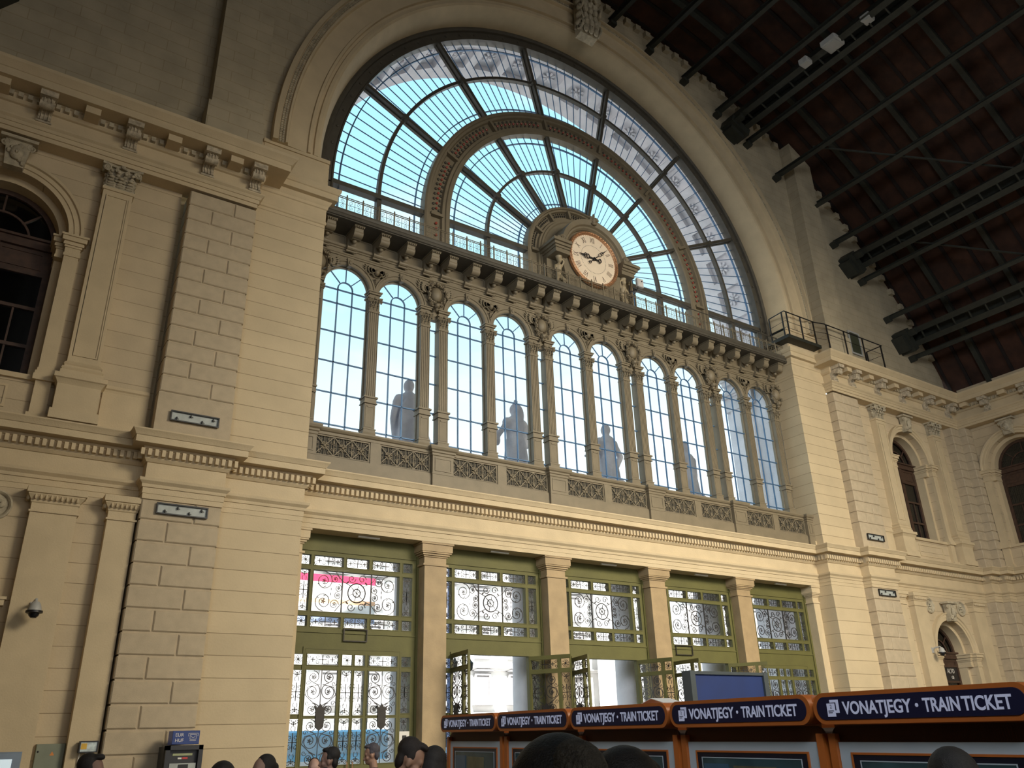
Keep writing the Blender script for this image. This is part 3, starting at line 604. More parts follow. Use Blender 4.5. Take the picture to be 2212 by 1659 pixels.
def winged():
    b=MB(); b.ball((0,-.05,-.02),.08,.06,.10,10,8); b.tube([(.13*math.cos(a)*1.0,-.07,-.05+.14*math.sin(a)) for a in [PI*.95+i*PI*.95/10 for i in range(11)]],.025,5,r2=.012)
    for sg in (-1,1):
        wing(b,sg,sg*.07,-.02,.34,.36,.25)
    for j in range(4): b.ball((0,-.03,-.22-.06*j),.025,.02,.035,6,4)
    return b.build('winged_ornament',M_c,None,.7)
sh=shield()
for k in range(6):
    o=sh if k==0 else sh.copy()
    if k: C.objects.link(o)
    o.location=(4*k if 0<k<5 else (.22,0,0,0,0,19.78)[k],-.15,14.30); o.scale=(1,1.7,1)
    tag(o,'winged iron shield cartouche '+('at the left end of the arcade beside the pier','above the first twin columns','above the second twin columns','above the third twin columns','above the fourth twin columns','at the right end of the arcade beside the pier')[k],'ornament','shield cartouches on the arcade')
wg=winged()
for k in range(5):
    o=wg if k==0 else wg.copy()
    if k: C.objects.link(o)
    o.location=(4*k+2,-.13,14.50); o.scale=(1.1,2.0,1.1); a=('first','third','fifth','seventh','ninth')[k]; c=('second','fourth','sixth','eighth','tenth')[k]
    tag(o,'small winged crescent ornament in the spandrel between %s and %s arched windows'%(a,c),'ornament','winged crescents on the arcade')
# iron parapet below the columns
pr=tag(bpy.data.objects.new('iron_parapet',None),'olive iron parapet with lattice panels below the arched windows','parapet'); C.objects.link(pr)
b=MB(); b.box(0,20,-.70,.1,7.98,8.40); b.box(0,20,-.66,.1,8.36,8.44)
b.sweep([(0,-.66),(20,-.66)],[(0,8.98),(.03,8.99),(.03,9.06),(.07,9.08),(.10,9.13),(.10,9.17),(0,9.20),(-.7,9.20),(-.7,8.98)]); b.box(0,20,-.6,-.55,8.40,9.0)
for k in range(5): b.box(4*k+1.86,4*k+2.14,-.68,-.5,8.40,9.0)
b.build('base_and_rail',M_c,None,.3).parent=pr
for k in range(6):
    x=4*k; x0=max(0,x-.33); x1=min(20,x+.33)
    b=MB(); b.box(x0,x1,-.78,-.3,7.99,8.98); b.sweep([(x0,-.6),(x0,-.78),(x1,-.78),(x1,-.6)],[(0,8.90),(.02,8.92),(.02,8.98),(.05,9.0),(.05,9.05),(.09,9.08),(.11,9.14),(.11,9.18),(0,9.2),(-.2,9.2),(-.2,8.9)]); frame_panel(b,x0+.07,x1-.07,8.47,8.85,-.778,.03,.018); b.box(x0-.01,x1+.01,-.79,-.6,8.38,8.42); b.build('pedestal',M_c,None,.3).parent=pr
def lattice():
    b=MB(); w=1.50; h=.55; frame_panel(b,0,w,0,h,0,.03,.05)
    for i in range(3):
        cx=w*(i+.5)/3; ww=w/6; b.tube([(cx-ww,-.03,.02),(cx+ww,-.03,h-.02)],.014,4); b.tube([(cx+ww,-.035,.02),(cx-ww,-.035,h-.02)],.014,4)
        b.ball((cx,-.05,h/2),.04,.03,.04,8,6)
        for a in range(8): c,s=math.cos(a*PI/4+.39),math.sin(a*PI/4+.39); b.ball((cx+c*.085,-.045,h/2+s*.085),.035,.015,.018,6,4,Matrix.Rotation(-(a*PI/4+.39),3,'Y'))
        for sg in (-1,1):
            for s2 in (-1,1): b.tube(spiral(cx+sg*.13,h/2+s2*.17,.06,0,1.2,sg*s2,10,-.03),.008,4); b.tube(spiral(cx+sg*.2,h/2+s2*.07,.045,PI,1.1,-sg*s2,9,-.03),.007,4)
        b.tube([(cx,-.03,.02),(cx,-.03,h-.02)],.008,4)
    for i in range(1,3): 
        b.tube([(w*i/3,-.03,0),(w*i/3,-.03,h)],.009,4)
        for s2 in (-1,1): b.ball((w*i/3,-.04,h/2+s2*.12),.03,.02,.06,6,5)
    for i in range(22): b.tube([(w*(i+.5)/22,-.012,.02),(w*(i+.5)/22,-.012,h-.02)],.006,4)
    return b.build('lattice_panel',M_dk if False else M_c,None,.5)
la=lattice(); k=0
bk=MB(); 
for q in range(5):
    for x in (.35,2.15):
        o=la if k==0 else la.copy()
        if k: C.objects.link(o)
        k+=1; o.parent=pr; o.location=(4*q+x,-.61,8.43)
        bk.box(4*q+x,4*q+x+1.5,-.605,-.59,8.43,8.98)
bk.build('panel_backing',mat('dark_panel_backing',(.05,.045,.035),.8),None,0).parent=pr  # plain dark sheet behind each lattice panel
# ---------------------------------------------------------------- the fan window
FC=17.33; w1=bpy.data.objects.new('window_1',None); C.objects.link(w1); tag(w1,kind='structure')
def bldg(name,mb,m,smooth=.4): o=mb.build(name,m,None,smooth); o.parent=w1; return o
b=MB(); b.ring([(10.08,-.30),(9.98,-.33),(9.90,-.30),(9.88,-.22),(9.62,-.22),(9.60,-.26),(9.55,-.26),(9.55,.08),(10.08,.08)],10,FC,R(-6.6),R(186.6),120)
for i in range(46):
    a=R(-5+190*i/45); b.ball((10+9.75*math.cos(a),-.235,FC+9.75*math.sin(a)),.05,.03,.05,7,5)
bldg('outer_ring',b,M_iron2)
def big_ring(ro,ri,name,m=M_iron,nd=7):
    d=ro-ri; b=MB()
    pf=[(ro,-.02),(ro,-.22),(ro-.06,-.26),(ro-d*.14,-.26),(ro-d*.17,-.20),(ro-d*.26,-.20),(ro-d*.30,-.10),(ri+d*.34,-.10),(ri+d*.30,-.20),(ri+d*.20,-.20),(ri+d*.17,-.25),(ri+.05,-.25),(ri,-.21),(ri,.10),(ro,.10)]
    b.ring(pf,10,FC,0,PI,72)
    for sg in (-1,1):   # straight legs down to the balcony
        pts=[(10+sg*r,y) for r,y in pf]; b.prism(pts,15.72,FC,'z')
    for j in range(nd+1):
        a=PI*j/nd; c,s=math.cos(a),math.sin(a)
        T=Matrix(((c,0,-s,10),(0,1,0,0),(s,0,c,FC),(0,0,0,1))); q=MB(T); q.box(ri+d*.28,ro-d*.24,-.26,-.05,-.05,.05); b.add(q.v,[]) ; n=len(b.v)-8
        b.f+=[tuple(i+n for i in f) for f in [(0,3,2,1),(4,5,6,7),(0,1,5,4),(1,2,6,5),(2,3,7,6),(3,0,4,7)]]
    o=bldg(name,b,m)
    return o
big_ring(6.44,5.50,'middle_ring'); big_ring(2.40,1.72,'inner_ring')
b=MB(); b2=MB(); 
for i in range(91):
    a=PI*(i+.5)/91
    if abs((a*7/PI)%1)<.06 or abs((a*7/PI)%1)>.94: continue
    b.ball((10+5.97*math.cos(a),-.14,FC+5.97*math.sin(a)),.045,.04,.045,7,5)
    for rr in (5.86,6.08): b2.ball((10+rr*math.cos(a+.008),-.12,FC+rr*math.sin(a+.008)),.05,.04,.05,6,4)
for sg in (-1,1):
    for z in (16.1,16.35,16.6,16.85,17.05): b.ball((10+sg*5.97,-.14,z),.05,.05,.05,7,5)
bldg('red_glass_studs',b,M_red)
for i in range(60):
    a=PI*(i+.5)/60
    if abs((a*7/PI)%1)<.1 or abs((a*7/PI)%1)>.9: continue
    b2.ball((10+2.06*math.cos(a),-.13,FC+2.06*math.sin(a)),.03,.05,.05,6,4); b2.ball((10+2.15*math.cos(a),-.13,FC+2.15*math.sin(a)),.03,.04,.03,6,4)
bldg('leaf_ornament',b2,M_iron2,.8)
def radial(mb,a,r0,r1,w,y0,y1):
    c,s=math.cos(a),math.sin(a); mb.add([(10+r*c-s*t,y,FC+r*s+c*t) for r in (r0,r1) for t in (-w/2,w/2) for y in (y0,y1)],[(0,1,3,2),(4,6,7,5),(0,4,5,1),(2,3,7,6),(0,2,6,4),(1,5,7,3)])
for j in range(1,7):
    a=PI*j/7; b=MB(); radial(b,a,6.40,9.62,.12,-.22,.06); radial(b,a,6.40,9.62,.19,-.06,.04); bldg('radial_mullion',b,M_iron2)
    b=MB(); radial(b,a,2.36,5.54,.11,-.20,.06); radial(b,a,2.36,5.54,.17,-.06,.04); bldg('radial_mullion',b,M_iron2)
    b=MB()
    for rr in (7.98,3.96): b.lathe([(.0,-.26),(.11,-.24),(.14,-.10),(.10,0)],(10+rr*math.cos(a),0,FC+rr*math.sin(a)),10,'y')
    bldg('mullion_boss',b,M_iron2)
for rr,w,m in ((7.98,.11,M_iron2),(3.96,.09,M_iron2),(9.28,.035,M_bar),(6.68,.03,M_bar),(5.22,.03,M_bar),(2.64,.03,M_bar)):
    b=MB(); y0=-.12 if w>.05 else -.02; b.ring([(rr+w/2,y0),(rr-w/2,y0),(rr-w/2,.05),(rr+w/2,.05)],10,FC,0,PI,84)
    if rr in (7.98,3.96):
        for sg in (-1,1): x=10+sg*rr; b.box(x-w/2-.02,x+w/2+.02,-.14,.06,15.75,FC)
    else:
        for sg in (-1,1): x=10+sg*rr; b.box(x-w/2,x+w/2,-.02,.05,15.75,FC)
    bldg('arc_bar',b,m)
b=MB()
for sg in (-1,1):
    for r0,r1 in ((2.36,5.54),(6.40,10.0)): 
        x0,x1=sorted((10+sg*r0,10+sg*r1)); b.box(x0,x1,-.18,.06,FC-.12,FC+.04); b.box(x0,x1,-.22,0,FC-.15,FC-.11)
bldg('transom_beam',b,M_iron2)
for j in range(7):
    b=MB()
    for k_ in range(1,10): radial(b,PI*(j+k_/10)/7,6.40,9.58,.018,.012,.045)
    for k_ in range(1,7): radial(b,PI*(j+k_/7)/7,2.36,5.52,.015,.012,.045)
    bldg('glazing_bars',b,M_bar,0)
b=MB(); n=90
for r0,r1 in ((6.42,9.62),(2.38,5.52)): b.ring([(r0,.05),(r1,.05)],10,FC,0,PI,n,False)
for sg in (-1,1):
    for r0,r1 in ((2.38,5.52),(6.42,9.62)): x0,x1=sorted((10+sg*r0,10+sg*r1)); b.add([(x0,.05,15.7),(x1,.05,15.7),(x1,.05,FC),(x0,.05,FC)],[(0,1,2,3)])
bldg('glass',b,M_dirty,0)
b=MB(); b.box(.0,.46,-.2,.1,15.7,17.45); b.box(19.54,20,-.2,.1,15.7,17.45); bldg('end_panel',b,M_iron2)
# ---------------------------------------------------------------- figures (bodies grown from blended volumes)
def blob(prims,vox,name,m,smooth_it=3,parent=None):
    mb=MB()
    for p in prims:
        if p[0]=='c':   # tapered capsule a,b,ra,rb
            a,b_,ra,rb=Vector(p[1]),Vector(p[2]),p[3],p[4]; mb.tube([a,a.lerp(b_,.25),a.lerp(b_,.5),a.lerp(b_,.75),b_],ra,12,r2=rb); mb.ball(a,ra,nu=12,nv=8); mb.ball(b_,rb,nu=12,nv=8)
        else: mb.ball(p[1],p[2][0],p[2][1],p[2][2],16,12,p[3] if len(p)>3 else None)
    o=mb.build(name,m,None,0); md=o.modifiers.new('r','REMESH'); md.mode='VOXEL'; md.voxel_size=vox; md.use_smooth_shade=True
    sm=o.modifiers.new('s','SMOOTH'); sm.iterations=smooth_it; sm.factor=.5
    dg=bpy.context.evaluated_depsgraph_get(); me=bpy.data.meshes.new_from_object(o.evaluated_get(dg)); o.modifiers.clear(); old=o.data; o.data=me; bpy.data.meshes.remove(old)
    me.materials.clear(); me.materials.append(m); me.shade_smooth(); o.parent=parent; return o
def Rz(a): return Matrix.Rotation(a,3,'Z')
# ---------------------------------------------------------------- clock
ck=empty('station_clock',(10.0,-.2,15.78),'large round clock with roman numerals and gilded rim in an arched hood','clock')
b=MB(); n=32
b.prism([(-1.72,0),(1.72,0)]+[(1.72*math.cos(PI*i/n),1.55+1.72*math.sin(PI*i/n)) for i in range(n+1)],-.02,.22); b.prism([(-1.15,0),(1.15,0)]+[(1.35*math.cos(PI*i/n),1.47+1.35*math.sin(PI*i/n)) for i in range(n+1)],-.55,0); part('back_panel',b,M_iron,ck,.4)
b=MB(); b.ring([(1.18,-.10),(1.18,-.62),(1.24,-.70),(1.30,-.70),(1.34,-.78),(1.44,-.82),(1.52,-.84),(1.54,-.74),(1.54,-.10)],0,1.47,R(-4),R(184),48); part('arched_hood',b,M_iron,ck,.4)
for sg in (-1,1):
    b=MB(); x0,x1=sorted((sg*1.18,sg*1.78))
    for z0,z1,o in ((1.18,1.34,0),(1.34,1.42,.04),(1.42,1.52,.10),(1.52,1.62,.17),(1.62,1.66,.14)): 
        xa,xb=(x0-(o if sg<0 else 0),x1+(o if sg>0 else 0)); b.box(xa,xb,-.80-o,0,z0,z1)
    b.box(x0,x1,-.25,0,0,1.2); part('side_cornice',b,M_iron,ck,.3)
    b=MB(); volute(b,(sg*1.42,-.82,1.80),.13,sg,'xz',0,.04); b.ball((sg*1.5,-.8,1.72),.16,.08,.06,8,6); b.ball((sg*1.62,-.8,1.76),.09,.06,.09,8,6); part('scroll_finial',b,M_iron,ck,.7)
b=MB(); b.ball((0,-.84,3.02),.10,.08,.14,8,6); volute(b,(.11,-.84,3.05),.10,1,'xz',0,.035); volute(b,(-.11,-.84,3.05),.10,-1,'xz',0,.035); b.ball((0,-.84,3.2),.05,.05,.1,8,6); b.ball((0,-.84,2.87),.12,.08,.06,8,6); part('crest',b,M_iron,ck,.7)
CC=(0,-.66,1.46)
b=MB(); b.lathe([(0,-.66),(1.0,-.66),(1.0,-.5)],(0,0,1.46),64,'y'); face=part('clock_face',b,M_face,ck,.4)
b=MB(); b.lathe([(.99,-.60),(.985,-.68),(1.02,-.72),(1.05,-.71),(1.08,-.73),(1.115,-.70),(1.12,-.60)],(0,0,1.46),64,'y'); 
for i in range(60):
    a=i*PI/30; b.ball((1.06*math.cos(a),-.72,1.46+1.06*math.sin(a)),.03,.025,.035,6,4)
    c,s=math.cos(a),math.sin(a); b.ball((.965*c,-.672,1.46+.965*s),.012,.008,.012,5,4)
part('gilded_rim',b,M_gold,ck,.7)
num=['XII','I','II','III','IIII','V','VI','VII','VIII','IX','X','XI']; M_ink=mat('brown_ink',(.09,.055,.035),.5,0,.02)
for i,t in enumerate(num):
    a=PI/2-i*PI/6; rr=.80; T=Matrix.Translation((rr*math.cos(a),-.664,1.46+rr*math.sin(a)))@Matrix.Rotation(-(a-PI/2),4,'Y')@FR@Matrix.Translation((0,-.115,0))
    text(t,.33,M_ink,face,T,'numeral',.001,.55,'CENTER')
for i in range(60): 
    a=i*PI/30; b=MB(); b.ball((.56*math.cos(a),-.663,1.46+.56*math.sin(a)),.014,.004,.014,5,3); part('minute_dot',b,M_ink,face,0)
def hand(name,ang,ln,w,tail):
    c,s=math.sin(ang),math.cos(ang)
    P=lambda u,v:(u*c+v*s,0,u*s-v*c)
    b=MB(); b.tube([Vector(P(u,0))+Vector((0,-.72,1.46)) for u in (-tail,ln*.35)],w*.6,5); b.tube([Vector(P(u,0))+Vector((0,-.72,1.46)) for u in (ln*.6,ln)],w*.9,5,r2=.004)
    for v,r in ((.0,.09),):
        for u in (ln*.42,ln*.58): b.tube([Vector(P(u+ln*.09*math.cos(q*PI/6),w*2.2*math.sin(q*PI/6)))+Vector((0,-.72,1.46)) for q in range(12)],w*.42,4,True)
    b.tube([Vector(P(-tail+.06*math.cos(q*PI/5)-.02,w*1.9*math.sin(q*PI/5)))+Vector((0,-.72,1.46)) for q in range(10)],w*.5,4,True)
    b.ball((0,-.72,1.46),.07,.03,.07,10,6); part(name,b,M_black,ck,.6)
hand('hour_hand',R(274),.70,.042,.22); hand('minute_hand',R(48),.86,.026,.26)
M_fig=mat('cast_figure_metal',(.36,.29,.18),.5,0,.15,8)
for sg in (-1,1):
    h=1.15
    pr_=[('e',(sg*1.46,-.55,1.02),(.085,.09,.11)),('c',(sg*1.46,-.5,.93),(sg*1.46,-.48,.86),.04,.05),('c',(sg*1.46,-.48,.80),(sg*1.44,-.42,.52),.12,.10),
         ('c',(sg*1.42,-.42,.50),(sg*1.30,-.60,.22),.085,.06),('c',(sg*1.30,-.60,.22),(sg*1.36,-.55,.0),.055,.035),('c',(sg*1.48,-.42,.50),(sg*1.56,-.52,.25),.085,.06),('c',(sg*1.56,-.52,.25),(sg*1.55,-.45,.0),.055,.035),
         ('c',(sg*1.58,-.48,.82),(sg*1.66,-.55,.62),.045,.035),('c',(sg*1.66,-.55,.62),(sg*1.52,-.66,.56),.035,.028),('c',(sg*1.34,-.48,.82),(sg*1.28,-.56,1.0),.045,.035),('c',(sg*1.28,-.56,1.0),(sg*1.38,-.56,1.13),.035,.028),
         ('c',(sg*1.46,-.52,1.1),(sg*1.46,-.52,1.2),.10,.13)]
    o=blob(pr_,.02,'cast_figure',M_fig,2); tag(o,'cast boy figure holding up the cornice on the %s side of the clock'%('left' if sg<0 else 'right'),'figure','figures beside the clock'); o.location=(10.0,-.2,15.78)
# small white box (antenna) by the clock
an=empty('antenna_box',(11.98,-1.0,16.62),'small white box unit on a dark bracket at the right of the clock','antenna')
b=MB(); b.bbox(-.15,.15,-.10,.02,0,.34,.03); part('housing',b,mat('pale_plastic',(.62,.60,.58),.5),an); b=MB(); b.lathe([(0,-.115),(.03,-.115),(.03,-.09)],(.04,0,.22),10,'y'); part('lens',b,M_black,an)
b=MB(); b.tube([(0,.04,.05),(-.05,.1,-.1),(-.30,.25,-.15)],.03,6); b.tube([(-.05,.08,-.1),(-.3,.2,-.45)],.02,6); b.tube([(-.31,.2,-.86),(-.31,.2,.1)],.022,6); part('bracket',b,M_black,an)
# ---------------------------------------------------------------- ground floor: pillars and door bays
ORD=('first','second','third','fourth','fifth')
for k in range(6):
    cx=4*k-.03; x0,x1=cx-.33,cx+.33
    if k==0: x0,x1=-.2,.30
    if k==5: x0,x1=19.66,20.2
    r=bpy.data.objects.new('stone_pillar',None); C.objects.link(r)
    tag(r,('half pillar against the left pier of the door row' if k==0 else 'half pillar against the right pier of the door row' if k==5 else 'square warm-toned stone pillar between the %s and %s door bays from the left'%(ORD[k-1],ORD[k])),'pillar','door row pillars')
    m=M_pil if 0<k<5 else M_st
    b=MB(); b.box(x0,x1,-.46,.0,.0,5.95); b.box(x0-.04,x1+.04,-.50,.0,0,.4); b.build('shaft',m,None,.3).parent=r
    b=MB(); 
    for z0,z1,o in ((5.95,6.0,.05),(6.0,6.18,.0),(6.18,6.22,.03),(6.22,6.27,.07),(6.27,6.31,.11),(6.31,6.50,.13),(6.50,6.555,.16)): b.box(x0-o,x1+o,-.44-o,0,z0,z1)
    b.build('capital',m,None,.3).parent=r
def hwall(mb,x0,x1,z0,z1,holes,y0,y1):
    xs=sorted({x0,x1}|{h[0] for h in holes}|{h[1] for h in holes}); zs=sorted({z0,z1}|{h[2] for h in holes}|{h[3] for h in holes})
    for i in range(len(zs)-1):
        run=None
        for j in range(len(xs)):
            solid= j<len(xs)-1 and not any(h[0]<=xs[j]+1e-6 and h[1]>=xs[j+1]-1e-6 and h[2]<=zs[i]+1e-6 and h[3]>=zs[i+1]-1e-6 for h in holes)
            if solid and run is None: run=xs[j]
            if not solid and run is not None: mb.box(run,xs[j],y0,y1,zs[i],zs[i+1]); run=None
CX=[(.40,.67),(.75,1.53),(1.61,2.23),(2.32,3.10),(3.19,3.47)]
def petal5(mb,x,z,r,y): 
    for q in range(5): mb.ball((x+r*.55*math.cos(q*1.2566),y,z+r*.55*math.sin(q*1.2566)),r*.42,.008,r*.24,6,4,Matrix.Rotation(-q*1.2566,3,'Y'))
    mb.ball((x,y,z),r*.22,.012,r*.22,6,4)
def g_star(mb,x0,x1,z0,z1,y):
    cx,cz=(x0+x1)/2,(z0+z1)/2; r=min(x1-x0,z1-z0)/2
    for q in range(8):
        a=q*PI/4; c,s=math.cos(a),math.sin(a); mb.tube([(cx,y,cz),(cx+c*r*.55,y,cz+s*r*.55),(cx+c*r*.9,y,cz+s*r*.9)],.011,4,r2=.004)
        mb.tube([(cx+r*.82*math.cos(a+.39),y,cz+r*.82*math.sin(a+.39)),(cx+r*.55*math.cos(a+.2),y,cz+r*.55*math.sin(a+.2))],.008,4)
    mb.ball((cx,y,cz),.028,.012,.028,7,5)
def cross(mb,x,z,r,y):
    mb.tube([(x-r,y,z),(x+r,y,z)],.012,4); mb.tube([(x,y,z-r),(x,y,z+r)],.012,4)
    for dx,dz in ((r,0),(-r,0),(0,r),(0,-r)): mb.ball((x+dx*.75,y,z+dz*.75),.014,.006,.014,5,4)
    mb.ball((x,y,z),.02,.01,.02,6,4)
def g_row(mb,x0,x1,z0,z1,y):
    cx,cz=(x0+x1)/2,(z0+z1)/2; w=(x1-x0)/2; h=(z1-z0)/2; cross(mb,cx,cz,h*.85,y)
    for sx_ in (-1,1):
        cross(mb,cx+sx_*w*.62,cz,h*.45,y)
        for sz in (-1,1):
            mb.tube(spiral(cx+sx_*w*.30,cz+sz*h*.48,h*.42,-sz*PI/2,1.2,sx_*sz,12,y),.0085,4)
            mb.tube(spiral(cx+sx_*w*.84,cz+sz*h*.50,h*.40,sz*PI/2,1.2,-sx_*sz,12,y),.0085,4)
def g_tall(mb,x0,x1,z0,z1,y):
    cx,cz=(x0+x1)/2,(z0+z1)/2; w=(x1-x0)/2; h=(z1-z0)/2; cross(mb,cx,cz,w*.9,y); mb.tube([(cx,y,cz-w*1.5),(cx,y,cz+w*1.5)],.012,4)
    for sz in (-1,1):
        cross(mb,cx,cz+sz*h*.78,w*.4,y)
        for sx_ in (-1,1):
            mb.tube(spiral(cx+sx_*w*.48,cz+sz*h*.90,w*.42,0 if sx_<0 else PI,1.3,sx_*sz,12,y),.0085,4)
            mb.tube(spiral(cx+sx_*w*.45,cz+sz*w*.75,w*.42,-sz*PI/2,1.1,sx_*sz,12,y),.0085,4)
            mb.tube([(cx+sx_*w*.25,y,cz+sz*h*.48),(cx+sx_*w*.40,y,cz+sz*h*.58),(cx+sx_*w*.25,y,cz+sz*h*.70)],.008,4)
            mb.tube([(cx+sx_*w*.9,y,cz+sz*h*.40),(cx+sx_*w*.7,y,cz+sz*h*.30),(cx+sx_*w*.92,y,cz+sz*h*.22)],.008,4)
def g_main(mb,x0,x1,z0,z1,y,emblem=0):
    cx,cz=(x0+x1)/2,(z0+z1)/2; w=(x1-x0)/2; h=(z1-z0)/2
    for t in (1/3,2/3): x=x0+(x1-x0)*t; mb.box(x-.012,x+.012,y-.02,y+.02,z0,z1)
    mb.tube([(cx+.235*math.cos(q*PI/12),y,cz+.235*math.sin(q*PI/12)) for q in range(24)],.016,5,True)
    mb.tube([(cx+.10*math.cos(q*PI/8),y,cz+.10*math.sin(q*PI/8)) for q in range(16)],.014,5,True)
    for q in range(6): mb.tube([(cx,y,cz),(cx+.2*math.cos(q*PI/3+.3),y,cz+.2*math.sin(q*PI/3+.3))],.010,4)
    for sx_ in (-1,1):
        for sz in (-1,1):
            mb.tube([(cx+sx_*.17,y,cz+sz*.17),(cx+sx_*w*.34,y,cz+sz*h*.55),(cx+sx_*w*.48,y,cz+sz*h*.95)],.011,4); mb.ball((cx+sx_*.25,y,cz+sz*.25),.022,.01,.05,6,4,Matrix.Rotation(-sx_*sz*.8,3,'Y'))
            X=cx+sx_*w*.74; Z=cz+sz*h*.50; mb.tube(spiral(X,Z,h*.46,PI/2*sz,1.6,sx_,24,y,.72),.012,4); petal5(mb,X,Z,.065,y)
            X=cx+sx_*w*.50; Z=cz+sz*h*.62; mb.tube(spiral(X,Z,h*.25,0,1.4,-sx_,16,y,.7),.0105,4); petal5(mb,X,Z,.05,y)
            X=cx+sx_*w*.42; Z=cz+sz*h*.18; mb.tube(spiral(X,Z,h*.2,PI/2,1.4,sx_*sz,14,y,.7),.0105,4); petal5(mb,X,Z,.045,y)
            X=cx+sx_*w*.12; Z=cz+sz*h*.70; mb.tube(spiral(X,Z,h*.22,0,1.3,sx_,14,y,.8),.012,4)
            for q in range(3): mb.ball((cx+sx_*w*(.58+.14*q),y,cz+sz*h*(.12+.1*q)),.012,.006,.04,6,4,Matrix.Rotation(q,3,'Y'))
def g_door(mb,x0,x1,z0,z1,y,up=True):
    cx=(x0+x1)/2; w=(x1-x0)/2; H=z1-z0; mb.tube([(cx,y,z0),(cx,y,z1)],.0105,4)
    for sx_ in (-1,1):
        for t,rr in ((.84,.36),(.52,.50),(.14,.34)):
            X=cx+sx_*w*.5; Z=z0+H*t; mb.tube(spiral(X,Z,w*rr,PI/2,1.5,sx_,30,y,.68),.0105,4); petal5(mb,X,Z,.06,y)
        mb.tube([(cx+sx_*w*.1,y,z0+H*.68),(cx+sx_*w*.8,y,z0+H*.62),(cx+sx_*w*.95,y,z0+H*.45),(cx+sx_*w*.5,y,z0+H*.30),(cx+sx_*w*.1,y,z0+H*.22)],.0105,4)
        mb.tube(spiral(cx+sx_*w*.8,z0+H*.70,w*.16,0,1.2,-sx_,10,y),.008,4); mb.tube(spiral(cx+sx_*w*.8,z0+H*.27,w*.16,0,1.2,sx_,10,y),.008,4)
def leaf(sgn):
    """one door leaf in local coordinates: hinge at x=0, extends +x*sgn by 1.24; returns parts"""
    f=MB(); g=MB(); gl=MB(); w=1.24
    if sgn>0: cols=[(.06,.85),(.94,1.21)]
    else: cols=[(.06,.85),(.94,1.21)]
    holes=[]
    for (a,b_) in cols: holes+= [(a,b_,3.42,3.67),(a,b_,2.30,3.31),(a,b_,1.25,2.24)]
    hwall(f,0,w,.02,3.775,holes,-.03,.03)
    for (a,b_) in cols: frame_panel(f,a,b_,.25,1.12,-.03,.04,.02)
    for h in holes: 
        gl.add([(h[0],.0,h[2]),(h[1],.0,h[2]),(h[1],.0,h[3]),(h[0],.0,h[3])],[(0,1,2,3)]); frame_panel(f,h[0]-.015,h[1]+.015,h[2]-.015,h[3]+.015,-.03,.018,.014)
    g_row(g,.06,.85,3.42,3.67,-.02); g_star(g,.94,1.21,3.42,3.67,-.02); g_tall(g,.94,1.21,2.30,3.31,-.02); g_tall(g,.94,1.21,1.25,2.24,-.02); g_door(g,.06,.85,2.30,3.31,-.02); g_door(g,.06,.85,1.25,2.24,-.02)
    cr_=MB(); cx=.455; cr_.prism([(cx-.10,2.06),(cx,1.98),(cx+.10,2.06),(cx+.11,2.42),(cx+.15,2.52),(cx+.07,2.47),(cx,2.56),(cx-.07,2.47),(cx-.15,2.52),(cx-.11,2.42)],-.07,-.02)
    hd=MB(); hd.tube([(1.17,-.05,1.0),(1.17,-.10,1.02),(1.17,-.10,1.28),(1.17,-.05,1.3)],.014,6)
    res=[]
    for nm,mb_,m in (('leaf_frame',f,M_door),('scroll_grille',g,M_gril),('glass_pane',gl,M_oglass),('crest_plate',cr_,M_gril),('pull_handle',hd,M_gold)):
        if sgn<0: mb_.v=[(-x,y,z) for x,y,z in mb_.v]
        res.append((nm,mb_,m))
    return res
LEAF={}
for sg_ in (1,-1):
    LEAF[sg_]=[mb_.build(nm,m,None,.3 if nm!='glass_pane' else 0) for nm,mb_,m in leaf(sg_)]
first={1:True,-1:True}
def put_leaf(sg_,parent,x,ang):
    e=bpy.data.objects.new('door_leaf',None); C.objects.link(e); e.parent=parent; e.location=(x,-.1,0); e.rotation_euler=(0,0,ang)
    for o in LEAF[sg_]:
        c=o if first[sg_] else o.copy()
        if not first[sg_]: C.objects.link(c)
        c.parent=e
    first[sg_]=False
# shared bay geometry
b=MB(); holes=[]
for i,(a,c) in enumerate(CX):
    holes+=[(a,c,5.77,6.02),(a,c,4.30,4.55)]
holes+=[(.40,.67,4.66,5.66),(.75,3.10,4.66,5.66),(3.19,3.47,4.66,5.66)]
for a,c in (CX[0],CX[4]): holes+=[(a,c,3.42,3.67),(a,c,2.34,3.31),(a,c,1.25,2.24)]
holes+=[(.67,3.15,0,3.78)]
hwall(b,.05,3.95,0,6.62,holes,-.10,.05)
for h in holes[:-1]: frame_panel(b,h[0]-.012,h[1]+.012,h[2]-.012,h[3]+.012,-.10,.016,.012)
b.box(.3,3.9,-.125,-.1,4.16,4.19); b.box(.3,3.9,-.125,-.1,6.12,6.15); b.box(.20,.30,-.14,-.1,0,6.55); b.box(3.58,3.66,-.14,-.1,0,6.55)
frame_panel(b,.62,3.20,-.05,3.83,-.10,.05,.03); bay_frame=b.build('green_frame',M_door,None,.3)
g=MB(); y=-.07
g_star(g,*CX[0],5.77,6.02,y); g_star(g,*CX[4],5.77,6.02,y); g_star(g,*CX[0],4.30,4.55,y); g_star(g,*CX[4],4.30,4.55,y); g_star(g,*CX[0],3.42,3.67,y); g_star(g,*CX[4],3.42,3.67,y)
for i in (1,2,3): g_row(g,*CX[i],5.77,6.02,y); g_row(g,*CX[i],4.30,4.55,y)
for c in (CX[0],CX[4]): g_tall(g,*c,4.66,5.66,y); g_tall(g,*c,2.34,3.31,y); g_tall(g,*c,1.25,2.24,y)
g_main(g,.75,3.10,4.66,5.66,y); bay_gr=g.build('scroll_grille',M_gril,None,.5)
g=MB(); 
